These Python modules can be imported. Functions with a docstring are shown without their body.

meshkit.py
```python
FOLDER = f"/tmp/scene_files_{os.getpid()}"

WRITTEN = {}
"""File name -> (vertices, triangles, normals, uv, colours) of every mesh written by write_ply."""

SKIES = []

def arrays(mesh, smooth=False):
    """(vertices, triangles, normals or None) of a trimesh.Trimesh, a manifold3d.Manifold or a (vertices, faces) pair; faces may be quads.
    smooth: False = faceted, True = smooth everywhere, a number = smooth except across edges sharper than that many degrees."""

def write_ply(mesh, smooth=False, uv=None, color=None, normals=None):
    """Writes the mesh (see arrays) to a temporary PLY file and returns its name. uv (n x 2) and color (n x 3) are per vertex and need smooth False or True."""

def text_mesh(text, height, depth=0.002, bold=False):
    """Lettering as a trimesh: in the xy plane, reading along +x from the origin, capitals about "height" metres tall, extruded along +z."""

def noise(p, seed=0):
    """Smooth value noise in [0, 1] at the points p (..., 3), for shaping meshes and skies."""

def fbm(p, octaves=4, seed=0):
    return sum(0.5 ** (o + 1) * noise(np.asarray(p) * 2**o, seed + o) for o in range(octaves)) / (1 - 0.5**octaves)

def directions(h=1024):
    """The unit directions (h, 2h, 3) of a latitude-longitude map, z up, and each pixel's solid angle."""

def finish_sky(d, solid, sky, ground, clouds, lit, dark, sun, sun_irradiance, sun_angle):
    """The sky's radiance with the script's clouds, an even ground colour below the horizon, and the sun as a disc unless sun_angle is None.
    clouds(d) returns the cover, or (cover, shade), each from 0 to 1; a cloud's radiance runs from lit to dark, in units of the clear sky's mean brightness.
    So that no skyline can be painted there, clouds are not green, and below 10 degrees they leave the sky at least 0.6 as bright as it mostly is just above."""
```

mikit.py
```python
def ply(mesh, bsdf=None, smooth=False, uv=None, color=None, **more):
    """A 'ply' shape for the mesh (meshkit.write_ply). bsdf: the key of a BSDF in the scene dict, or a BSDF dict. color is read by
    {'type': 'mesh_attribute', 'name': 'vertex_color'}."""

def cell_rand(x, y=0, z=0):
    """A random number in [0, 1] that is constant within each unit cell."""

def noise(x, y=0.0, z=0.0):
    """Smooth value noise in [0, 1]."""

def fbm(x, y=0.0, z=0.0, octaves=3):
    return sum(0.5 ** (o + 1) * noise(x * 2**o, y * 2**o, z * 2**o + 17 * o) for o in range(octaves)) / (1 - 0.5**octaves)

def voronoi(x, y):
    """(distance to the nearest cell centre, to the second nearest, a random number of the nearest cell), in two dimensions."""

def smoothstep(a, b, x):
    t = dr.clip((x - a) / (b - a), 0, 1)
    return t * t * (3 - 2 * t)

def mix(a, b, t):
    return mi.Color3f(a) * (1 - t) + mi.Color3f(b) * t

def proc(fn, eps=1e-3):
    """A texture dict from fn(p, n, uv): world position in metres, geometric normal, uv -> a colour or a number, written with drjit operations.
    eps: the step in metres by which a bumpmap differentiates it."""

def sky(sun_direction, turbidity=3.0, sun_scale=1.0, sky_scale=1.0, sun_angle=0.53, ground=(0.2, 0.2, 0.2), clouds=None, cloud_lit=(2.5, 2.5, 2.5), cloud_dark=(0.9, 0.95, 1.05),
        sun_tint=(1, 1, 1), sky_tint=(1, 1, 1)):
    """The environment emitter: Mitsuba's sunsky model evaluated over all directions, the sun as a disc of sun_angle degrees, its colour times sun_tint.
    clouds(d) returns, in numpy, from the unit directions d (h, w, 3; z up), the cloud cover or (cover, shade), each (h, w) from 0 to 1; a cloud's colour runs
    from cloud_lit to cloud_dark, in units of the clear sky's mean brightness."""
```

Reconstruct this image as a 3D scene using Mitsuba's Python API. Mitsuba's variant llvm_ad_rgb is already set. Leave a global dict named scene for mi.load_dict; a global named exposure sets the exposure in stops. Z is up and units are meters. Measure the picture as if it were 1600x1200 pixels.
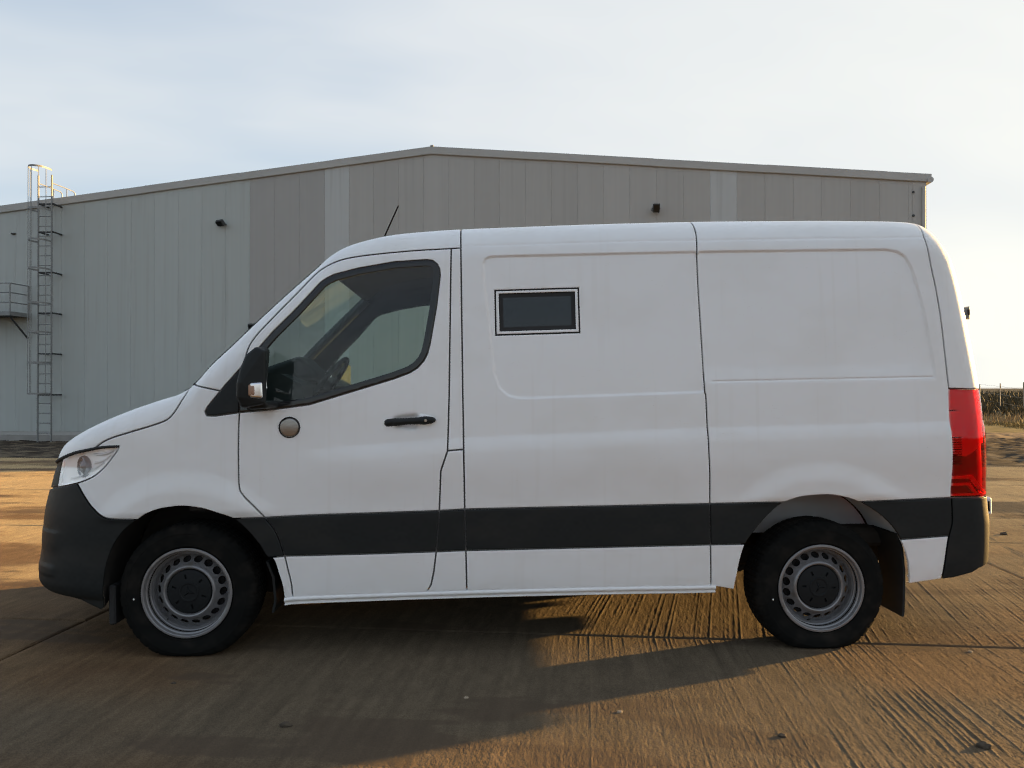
"""White panel van parked side-on on a grooved concrete yard in front of a grey panelled warehouse, low sun from behind right."""
import math, random
import numpy as np, trimesh, shapely, manifold3d
import mitsuba as mi, drjit as dr
import mikit, meshkit
from mikit import proc, fbm, noise, smoothstep, mix, voronoi, cell_rand
from scipy.interpolate import PchipInterpolator
from scipy.spatial import Delaunay
from shapely.geometry import Polygon, LineString, Point, MultiPolygon, box as sbox
from shapely.ops import polygonize, unary_union

T = mi.ScalarTransform4f
scene, labels = {}, {}
PI = math.pi

# ------------------------------------------------------------------ camera, sky, exposure
EYE = np.array([0.0, 0.0, 1.352])
scene['camera'] = {'type': 'perspective', 'fov': 66.0, 'fov_axis': 'x', 'near_clip': 0.05, 'far_clip': 9000.0,
                   'to_world': T().look_at(origin=EYE.tolist(), target=[0, 1, float(EYE[2]) + 7 / 1232], up=[0, 0, 1])}
SUN_AZ, SUN_EL = math.radians(67.0), math.radians(9.3)
SUN = np.array([math.sin(SUN_AZ) * math.cos(SUN_EL), math.cos(SUN_AZ) * math.cos(SUN_EL), math.sin(SUN_EL)])


def clouds(d):
    """A thin veil of cirrus: even milk with long soft streaks, denser towards the sun."""
    x, y, z = d[..., 0], d[..., 1], np.maximum(d[..., 2], 0.03)
    p = np.stack([x / (z + 0.25), y / (z + 0.25), 0 * x], -1)
    streak = meshkit.fbm(np.stack([p[..., 0] * 0.9 + p[..., 1] * 0.5, p[..., 1] * 2.6 - p[..., 0] * 0.7, 0 * x], -1), 5, 3)
    puff = meshkit.fbm(p * 1.7, 5, 9)
    near_sun = np.clip((d @ SUN), 0, 1)
    low = np.exp(-np.maximum(d[..., 2], 0) / 0.22)
    cover = 0.54 + 0.65 * (streak - 0.47) + 0.35 * (puff - 0.5) + 0.50 * near_sun + 0.28 * low
    shade = np.clip(0.90 - 0.80 * near_sun ** 2 - 0.32 * low + 0.32 * (puff - 0.5) - 0.6 * (streak - 0.47), 0, 1)
    return np.clip(cover, 0.12, 0.95), shade


scene['sky'] = mikit.sky(SUN.tolist(), turbidity=2.6, sun_scale=1.9, sun_angle=1.0, sky_scale=1.0, sky_tint=(0.88, 1.0, 1.17), clouds=clouds, cloud_lit=(2.50, 2.48, 2.30), cloud_dark=(1.64, 1.79, 1.98), ground=(0.17, 0.13, 0.09))
exposure = 3.11

# ------------------------------------------------------------------ materials


def rgb(*c):
    return {'type': 'rgb', 'value': list(c)}


def mat(name, **k):
    two = k.pop('twosided', True)
    bump = k.pop('bump', None)
    b = {'type': 'principled', **k}
    if bump is not None:
        b = {'type': 'bumpmap', 'arbitrary': bump[0], 'scale': bump[1], 'bsdf': b}
    scene[name] = {'type': 'twosided', 'bsdf': b} if two else b


def paint_fn(p, n, uv):
    dirt = fbm(p.x * 3.1, p.y * 3.1, p.z * 4.0, octaves=4)
    run = fbm(p.x * 38.0, p.y * 2.0, p.z * 1.6, octaves=2)
    speck = smoothstep(0.80, 0.93, noise(p.x * 140, p.y * 140, p.z * 140))
    low = smoothstep(0.48, 0.72, fbm(p.x * 9, p.y * 9, p.z * 9, octaves=4))
    c = mix((0.76, 0.77, 0.78), (0.735, 0.74, 0.74), smoothstep(0.40, 0.70, dirt))
    c = mix(c, (0.68, 0.67, 0.65), 0.22 * smoothstep(0.62, 0.82, run))
    c = mix(c, (0.52, 0.48, 0.41), 0.16 * speck * low)
    return c


mat('white_paint', base_color=proc(paint_fn), roughness=0.38, specular=0.5, clearcoat=0.7, clearcoat_gloss=0.93)


def trim_fn(p, n, uv):
    g = fbm(p.x * 60, p.y * 60, p.z * 60, octaves=3)
    dust = smoothstep(0.45, 0.75, fbm(p.x * 5, p.y * 5, p.z * 8, octaves=4))
    c = mix((0.0105, 0.0135, 0.0145), (0.016, 0.019, 0.020), g)
    return mix(c, (0.034, 0.032, 0.029), 0.25 * dust)


mat('black_trim', base_color=proc(trim_fn), roughness=0.5, specular=0.22)
mat('gloss_black', base_color=rgb(0.012, 0.013, 0.014), roughness=0.12, specular=0.5)
mat('rubber_seal', base_color=rgb(0.012, 0.012, 0.013), roughness=0.7)
mat('aerial_black', base_color=rgb(0.006, 0.006, 0.006), roughness=0.9, specular=0.0)
mat('jamb_paint', base_color=rgb(0.22, 0.22, 0.22), roughness=0.8)
mat('gap_liner', base_color=rgb(0.010, 0.010, 0.011), roughness=0.9)
mat('cab_dark', base_color=rgb(0.018, 0.020, 0.022), roughness=0.75)
mat('cab_grey', base_color=rgb(0.10, 0.105, 0.11), roughness=0.8)
mat('seat_cloth', base_color=proc(lambda p, n, uv: mix((0.02, 0.02, 0.022), (0.05, 0.05, 0.055), noise(p.x * 300, p.y * 300, p.z * 300))), roughness=0.9)
mat('underside', base_color=proc(lambda p, n, uv: mix((0.012, 0.011, 0.010), (0.035, 0.030, 0.024), fbm(p.x * 8, p.y * 8, p.z * 8, octaves=4))), roughness=0.9)
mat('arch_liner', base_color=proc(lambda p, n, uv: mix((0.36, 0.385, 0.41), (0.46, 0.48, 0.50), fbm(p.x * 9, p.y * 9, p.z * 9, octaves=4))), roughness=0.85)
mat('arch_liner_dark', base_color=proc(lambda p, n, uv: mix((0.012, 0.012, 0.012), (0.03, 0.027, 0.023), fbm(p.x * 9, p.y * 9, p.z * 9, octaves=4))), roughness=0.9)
scene['tinted_glass'] = {'type': 'thindielectric', 'int_ior': 1.33, 'specular_transmittance': rgb(0.74, 0.86, 0.81)}
scene['windscreen_band'] = {'type': 'thindielectric', 'int_ior': 1.2, 'specular_transmittance': rgb(0.74, 0.86, 0.81)}
scene['sun_band_glass'] = {'type': 'thindielectric', 'int_ior': 1.2, 'specular_transmittance': rgb(0.84, 0.92, 0.90)}
scene['clear_lens'] = {'type': 'thindielectric', 'int_ior': 1.5, 'specular_transmittance': rgb(0.99, 0.99, 0.99)}
scene['red_lens'] = {'type': 'thindielectric', 'int_ior': 1.28, 'specular_transmittance': rgb(0.86, 0.030, 0.028)}
mat('dark_glass', base_color=rgb(0.008, 0.010, 0.010), roughness=0.05, specular=0.6)
mat('lamp_white', base_color=rgb(0.92, 0.93, 0.94), roughness=0.25, clearcoat=0.6)
mat('lamp_chrome', base_color=rgb(0.80, 0.81, 0.83), roughness=0.12, metallic=1.0)
mat('lamp_grey', base_color=rgb(0.20, 0.22, 0.25), roughness=0.25, metallic=0.5)
mat('reflector_bright', base_color=rgb(0.85, 0.84, 0.82), roughness=0.35)
mat('reflector_dim', base_color=rgb(0.28, 0.27, 0.26), roughness=0.3, metallic=0.3)
mat('reflector_dark', base_color=rgb(0.10, 0.095, 0.09), roughness=0.4)
mat('amber_lens', base_color=rgb(0.30, 0.17, 0.11), roughness=0.1, clearcoat=1.0)
mat('steel_brushed', base_color=proc(lambda p, n, uv: mix((0.24, 0.23, 0.22), (0.36, 0.35, 0.335), noise(p.x * 25, p.y * 25, p.z * 900))), roughness=0.30, metallic=1.0)


def rim_fn(p, n, uv):
    d = fbm(p.x * 22, p.y * 22, p.z * 22, octaves=4)
    return mix(mix((0.235, 0.237, 0.248), (0.19, 0.19, 0.195), d), (0.14, 0.115, 0.08), 0.40 * smoothstep(0.58, 0.80, d))


mat('rim_silver', base_color=proc(rim_fn), roughness=0.38, metallic=0.45, clearcoat=0.3)
mat('hub_plastic', base_color=rgb(0.010, 0.012, 0.0135), roughness=0.6, specular=0.2)


def tyre_fn(p, n, uv):
    d = fbm(p.x * 14, p.y * 14, p.z * 14, octaves=4)
    return mix((0.008, 0.0085, 0.0082), (0.019, 0.017, 0.015), smoothstep(0.40, 0.85, d))


mat('tyre_rubber', base_color=proc(tyre_fn), roughness=0.9, specular=0.06)
mat('white_mark', base_color=rgb(0.75, 0.74, 0.70), roughness=0.6)
mat('yellow_mark', base_color=rgb(0.55, 0.50, 0.10), roughness=0.6)
mat('zinc', base_color=proc(lambda p, n, uv: mix((0.17, 0.178, 0.18), (0.25, 0.26, 0.26), fbm(p.x * 7, p.y * 7, p.z * 7))), roughness=0.5, metallic=0.2)
mat('dark_steel', base_color=rgb(0.045, 0.048, 0.05), roughness=0.6, metallic=0.2)
scene['mirror_glass'] = {'type': 'twosided', 'bsdf': {'type': 'conductor', 'specular_reflectance': rgb(0.85, 0.87, 0.88)}}

YA = math.radians(5.5)                      # the yard's slabs lie square to the warehouse, 5.5 degrees off the camera
YC, YS = math.cos(YA), math.sin(YA)


def concrete_fn(p, n, uv):
    u, v = p.x * YC - p.y * YS, p.x * YS + p.y * YC
    slab = cell_rand(dr.floor((u + 2.92) / 6.0), dr.floor((v - 4.35) / 2.95), 5)
    mud = fbm(u * 0.55, v * 1.1, 3.0, octaves=5)
    fine = fbm(u * 26, v * 9, 1.0, octaves=4)
    grit = noise(p.x * 260, p.y * 260, 7.0)
    line = fbm(u * 34, v * 0.7, 5.0, octaves=3)
    c = mix((0.134, 0.098, 0.066), (0.114, 0.082, 0.055), slab)
    c = mix(c, (0.152, 0.106, 0.064), 0.70 * smoothstep(0.40, 0.66, mud))
    c = mix(c, (0.105, 0.068, 0.042), 0.75 * smoothstep(0.54, 0.80, fbm(u * 0.9 + 11, v * 2.0, 8.0, octaves=5)))
    c = mix(c, (0.100, 0.092, 0.078), 0.80 * smoothstep(0.44, 0.62, fbm(u * 0.33 + 40, v * 0.5 + 6, 2.0, octaves=4)))
    sand = smoothstep(-2.2, -3.6, u + 2.2 * (fbm(u * 0.5, v * 0.8, 9.0, octaves=4) - 0.5)) * smoothstep(4.6, 5.6, v) + smoothstep(4.4, 9.0, v + 3.0 * (mud - 0.5)) * 0.8
    c = mix(c, mix((0.41, 0.345, 0.225), (0.31, 0.250, 0.160), fbm(u * 0.7, v * 3.2, 6.0, octaves=5)), 0.85 * dr.clip(sand, 0, 1) * smoothstep(0.30, 0.52, fbm(u * 0.8 + 3, v * 1.8, 4.0, octaves=5)))
    c = c * mi.Color3f(0.90, 0.80, 0.655)
    c = c * (0.80 + 0.40 * fine) * (0.74 + 0.52 * grit) * (0.82 + 0.36 * line)
    stain = smoothstep(0.66, 0.74, fbm(u * 1.3 + 5, v * 4.2 + 3, 4.0, octaves=4))
    return mix(c, (0.070, 0.050, 0.034), 0.6 * stain)


def concrete_bump(p, n, uv):
    u, v = p.x * YC - p.y * YS, p.x * YS + p.y * YC
    pit = smoothstep(0.70, 0.85, noise(u * 120, v * 75, 6.0))
    return fbm(u * 90, v * 50, 0.0, octaves=4) * 0.8 + 0.5 * noise(u * 420, v * 420, 2.0) - 0.6 * pit


mat('concrete', base_color=proc(concrete_fn), roughness=0.92, specular=0.25, bump=(proc(concrete_bump, 2e-3), 0.004))


def far_concrete_bump(p, n, uv):
    u, v = p.x * YC - p.y * YS, p.x * YS + p.y * YC
    return fbm(u * 27, v * 1.1, 0.0, octaves=3) + 0.4 * fbm(u * 60, v * 45, 3.0, octaves=2)


mat('concrete_far', base_color=proc(concrete_fn), roughness=0.92, specular=0.25, bump=(proc(far_concrete_bump, 4e-3), 0.009))


def soil_fn(p, n, uv):
    u, v = p.x * YC - p.y * YS, p.x * YS + p.y * YC
    g = fbm(p.x * 3.3, p.y * 3.3, 0.0, octaves=5)
    big = fbm(p.x * 0.30, p.y * 0.30, 4.0, octaves=4)
    mud = mix((0.036, 0.029, 0.022), (0.105, 0.085, 0.060), smoothstep(0.42, 0.74, g))
    clay = mix((0.20, 0.145, 0.09), (0.29, 0.22, 0.14), g)
    grass = mix((0.12, 0.100, 0.045), (0.21, 0.165, 0.080), fbm(p.x * 1.4, p.y * 1.4, 2.0, octaves=5))
    far = mix((0.055, 0.049, 0.036), (0.10, 0.086, 0.060), fbm(p.x * 0.05, p.y * 0.12, 2.0, octaves=5))
    w = v + 3.5 * (big - 0.5)
    c = mix(mud, clay, smoothstep(28.0, 29.5, w) * 0.8)
    c = mix(c, grass, smoothstep(33.0, 34.5, w))
    return mix(c, far, smoothstep(44, 52, w))


mat('soil', base_color=proc(soil_fn), roughness=0.95, specular=0.15)
mat('clod_earth', base_color=proc(lambda p, n, uv: mix((0.035, 0.028, 0.021), (0.085, 0.066, 0.046), noise(p.x * 90, p.y * 90, p.z * 90))), roughness=0.95)
mat('stone_pale', base_color=proc(lambda p, n, uv: mix((0.26, 0.20, 0.14), (0.36, 0.30, 0.22), noise(p.x * 90, p.y * 90, p.z * 90))), roughness=0.9)


def panel_fn(lo, hi):
    def fn(p, n, uv):
        rib = noise(p.x * 14.0, 0.0, 3.0)
        stain = fbm(p.x * 1.3, p.y * 0.4, p.z * 0.35, octaves=4)
        streak = fbm(p.x * 9.0, 1.0, p.z * 0.25, octaves=3)
        c = mix(lo, hi, 0.45 * rib + 0.55 * stain)
        return mix(c, (0.30, 0.295, 0.275), 0.22 * smoothstep(0.58, 0.80, streak))
    return fn


def rib_bump(p, n, uv):
    return fbm(p.x * 22.0, 0.0, 0.0, octaves=2)


for k, (lo, hi) in enumerate([((0.378, 0.410, 0.395), (0.412, 0.44, 0.425)), ((0.335, 0.333, 0.320), (0.36, 0.356, 0.342)), ((0.37, 0.367, 0.348), (0.40, 0.396, 0.375)), ((0.43, 0.45, 0.445), (0.46, 0.475, 0.47)), ((0.382, 0.380, 0.362), (0.412, 0.408, 0.388)), ((0.360, 0.356, 0.337), (0.388, 0.384, 0.364)), ((0.388, 0.422, 0.408), (0.423, 0.452, 0.438))]):
    mat(f'wall_panel_{k}', base_color=proc(panel_fn(lo, hi)), roughness=0.55, specular=0.4, bump=(proc(rib_bump, 4e-3), 0.0025))
mat('wall_flashing', base_color=proc(lambda p, n, uv: mix((0.33, 0.33, 0.315), (0.44, 0.435, 0.415), fbm(p.x * 0.8, p.y * 2, p.z * 2, octaves=4))), roughness=0.5)
mat('wall_core', base_color=rgb(0.32, 0.32, 0.31), roughness=0.9)
mat('roof_sheet', base_color=rgb(0.30, 0.30, 0.29), roughness=0.5)
mat('plinth_concrete', base_color=proc(lambda p, n, uv: mix((0.24, 0.235, 0.22), (0.33, 0.32, 0.30), fbm(p.x * 4, p.y * 4, p.z * 9, octaves=4))), roughness=0.9)
for nm, c1, c2 in (('blade_dry', (0.15, 0.118, 0.07), (0.26, 0.205, 0.125)), ('blade_olive', (0.048, 0.044, 0.025), (0.090, 0.078, 0.043)), ('blade_grass', (0.105, 0.092, 0.040), (0.185, 0.155, 0.075))):
    mat(nm, base_color=proc((lambda a, b: lambda p, n, uv: mix(a, b, fbm(p.x * 0.8, p.y * 0.8, p.z * 3.0, octaves=4)))(c1, c2)), roughness=0.8)

# ------------------------------------------------------------------ helpers


def key_for(name):
    if not any(k == name or k.startswith(name + '__') for k in scene):
        return name
    i = 1
    while any(k == f'{name}_{i:03d}' or k.startswith(f'{name}_{i:03d}__') for k in scene):
        i += 1
    return f'{name}_{i:03d}'


def add(name, mesh, m, parent=None, smooth=False, **props):
    key = key_for(f'{parent}__{name}' if parent else name)
    scene[key] = mikit.ply(mesh, m, smooth=smooth)
    if props:
        labels[key] = props
    return key


THINGS = set()


def thing(name, label, category, group=None):
    key, i = name, 0
    while key in THINGS:
        i += 1
        key = f'{name}_{i:03d}'
    THINGS.add(key)
    labels[key] = {'label': label, 'category': category, **({'group': group} if group else {})}
    return key


cat = trimesh.util.concatenate


def tube(pts, r, n=8, caps=True):
    """A round bar through the points."""
    pts = np.asarray(pts, float)
    d = np.gradient(pts, axis=0)
    d /= np.linalg.norm(d, axis=1, keepdims=True)
    ref = np.array([0.31, 0.12, 0.94])
    if abs(d[0] @ ref) > 0.9:
        ref = np.array([0.94, 0.12, 0.31])
    a = np.cross(d, ref)
    a /= np.linalg.norm(a, axis=1, keepdims=True)
    b = np.cross(d, a)
    ang = np.arange(n) * 2 * PI / n
    rr = np.broadcast_to(np.asarray(r, float), (len(pts),))
    v = (pts[:, None] + rr[:, None, None] * (np.cos(ang)[None, :, None] * a[:, None] + np.sin(ang)[None, :, None] * b[:, None])).reshape(-1, 3)
    f = []
    for i in range(len(pts) - 1):
        for j in range(n):
            k = (j + 1) % n
            f += [[i * n + j, (i + 1) * n + k, i * n + k], [i * n + j, (i + 1) * n + j, (i + 1) * n + k]]
    if caps:
        v = np.vstack([v, pts[0], pts[-1]])
        m = len(pts) * n
        for j in range(n):
            k = (j + 1) % n
            f += [[m, j, k], [m + 1, (len(pts) - 1) * n + k, (len(pts) - 1) * n + j]]
    return trimesh.Trimesh(v, f, process=False)


def bevel_box(c, size, b=0.004, rot=None):
    """A box with chamfered edges."""
    h = np.asarray(size, float) / 2
    b = min(b, 0.45 * h.min())
    pts = []
    for sx in (-1, 1):
        for sy in (-1, 1):
            for sz in (-1, 1):
                s = np.array([sx, sy, sz])
                for k in range(3):
                    q = s * (h - b)
                    q[k] = s[k] * h[k]
                    pts.append(q)
    m = trimesh.convex.convex_hull(np.array(pts))
    if rot is not None:
        m.apply_transform(rot)
    m.apply_translation(c)
    return m


def rounded_hull(balls, sub=2):
    """Hull of spheres ((x, y, z), r)."""
    pts = []
    base = trimesh.creation.icosphere(subdivisions=sub).vertices
    for c, r in balls:
        pts.append(base * r + np.asarray(c))
    return trimesh.convex.convex_hull(np.vstack(pts))


def lathe(profile, n=96):
    """Revolve (r, h) pairs about the local z axis."""
    pr = np.asarray(profile, float)
    a = np.arange(n) * 2 * PI / n
    v = np.stack([pr[:, 0][:, None] * np.cos(a), pr[:, 0][:, None] * np.sin(a), np.broadcast_to(pr[:, 1][:, None], (len(pr), n))], -1).reshape(-1, 3)
    f = []
    for i in range(len(pr) - 1):
        for j in range(n):
            k = (j + 1) % n
            f += [[i * n + j, i * n + k, (i + 1) * n + k], [i * n + j, (i + 1) * n + k, (i + 1) * n + j]]
    return trimesh.Trimesh(v, f, process=False)


def sstep(a, b, x):
    t = np.clip((x - a) / (b - a), 0, 1)
    return t * t * (3 - 2 * t)


def slope(v):
    """The yard falls gently away towards the warehouse."""
    v = np.asarray(v, float)
    return -0.02 * np.clip(v - 8.0, 0, 20.0)


def yard(u, v, z=0.0):
    """Yard coordinates to world."""
    u, v = np.asarray(u, float), np.asarray(v, float)
    return np.stack([u * YC + v * YS, -u * YS + v * YC, np.broadcast_to(z, np.broadcast(u, v).shape)], -1)

# ------------------------------------------------------------------ the van's frame: s rearwards from the front axle, t towards the near side, z up
PSI, RAKE = math.radians(2.2), math.radians(1.17)
ORIGIN = np.array([-1.6761, 4.9393, 0.0])
EX, ET, EZ = np.array([math.cos(PSI), math.sin(PSI), 0]), np.array([math.sin(PSI), -math.cos(PSI), 0]), np.array([0, 0, 1.0])
BODY = np.stack([math.cos(RAKE) * EX + math.sin(RAKE) * EZ, ET, -math.sin(RAKE) * EX + math.cos(RAKE) * EZ], 1)   # the body sits nose-down on its springs
LEVEL = np.stack([EX, ET, EZ], 1)


def to_world(mesh, frame=None):
    """A van-frame mesh in world coordinates, turned right side out."""
    m = mesh.copy() if hasattr(mesh, 'copy') else trimesh.Trimesh(*mesh, process=False)
    m.vertices = np.asarray(m.vertices) @ (BODY if frame is None else frame).T + ORIGIN
    m.invert()                              # (s, t, z) is a left-handed triple
    return m


# >>> body surface
HALF = PchipInterpolator([0, .15, .25, .35, .5, .7, .9, 1.2, 1.5, 1.8, 2.0, 2.1, 2.4], [.93, .955, .975, .987, .992, .996, .998, .990, .972, .948, .928, .915, .87])
NOSE = [(-.8000, .2980), (-.8560, .3186), (-.8868, .3701), (-.8821, .4413), (-.8650, .5429), (-.8584, .6243), (-.8465, .7158), (-.8139, .8476), (-.7840, .9550)]
HOOD = [(-.7600, 1.0180), (-.7150, 1.0620), (-.6400, 1.1040), (-.5500, 1.1440), (-.4400, 1.1900), (-.3000, 1.2420), (-.1800, 1.2820), (-.0700, 1.3130)]
SCREEN = [(.0221, 1.3653), (.1286, 1.4809), (.2302, 1.5765), (.3321, 1.6758), (.4340, 1.7718), (.5362, 1.8664), (.6044, 1.9278), (.6672, 1.9860)]
ROOF = [(.7018, 2.0200), (.7606, 2.0655), (.8297, 2.1005), (.9590, 2.1380), (1.0573, 2.1560), (1.2058, 2.1700), (1.4168, 2.1820), (1.6947, 2.1900), (2.0440, 2.1990), (2.3954, 2.2050), (2.6958, 2.2080), (2.9265, 2.2080), (3.2833, 2.2060), (3.6423, 2.2000), (3.8100, 2.1935), (3.9000, 2.1840), (3.9600, 2.1660), (3.9900, 2.1400)]
REAR = [(4.0084, 2.0947), (4.0412, 1.9917), (4.0844, 1.7927), (4.1103, 1.6040), (4.1345, 1.4153), (4.1509, 1.2746), (4.1650, 1.1099), (4.1700, .9145), (4.1720, .6919), (4.1760, .6404), (4.1835, .5545), (4.1818, .4689), (4.1760, .3560)]
CAPLINE = np.array(NOSE + HOOD + SCREEN + ROOF + REAR)
_k = np.r_[0, np.cumsum(np.linalg.norm(np.diff(CAPLINE, axis=0), axis=1))]
_dense = np.arange(0, _k[-1], 0.008)
CAP = np.stack([PchipInterpolator(_k, CAPLINE[:, 0])(_dense), PchipInterpolator(_k, CAPLINE[:, 1])(_dense)], 1)
CAP = np.vstack([CAP, CAPLINE[-1]])
_i0, _i1, _i2 = len(NOSE) - 1, len(NOSE) + len(HOOD) + len(SCREEN) + len(ROOF) - 1, len(CAPLINE) - 1
_a, _b = np.searchsorted(_dense, _k[_i0]), np.searchsorted(_dense, _k[_i1])
_nose, _top, _rear = CAP[:_a + 1], CAP[_a:_b + 1], CAP[_b:]
_bow = np.argmin(_nose[:, 0])


def top_of(s):
    return np.interp(s, _top[:, 0], _top[:, 1])


def front_of(z):
    return np.interp(z, _nose[:, 1], _nose[:, 0])


def rear_of(z):
    return np.interp(-z, -_rear[:, 1], _rear[:, 0])


def roundoff(d, reach, depth):
    """How far the side has turned inwards at the distance d from the outline: a quarter ellipse."""
    q = 1 - np.clip(d / reach, 0, 1)
    return depth * (1 - np.sqrt(np.clip(1 - q * q, 0, 1)))


def base_side(s, z):
    reach = np.interp(s, [-.9, -.2, .1, .55, .9], [.11, .12, .13, .16, .20])
    depth = np.interp(s, [-.9, -.2, .1, .55, .9], [.09, .11, .12, .15, .18])
    return HALF(z) - roundoff(top_of(s) - z, reach, depth) - roundoff(rear_of(z) - s, .13, .10) - roundoff(s - front_of(z), .62, .40) - .02 * sstep(.9, -.2, s) * sstep(1.1, 1.5, z)
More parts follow.
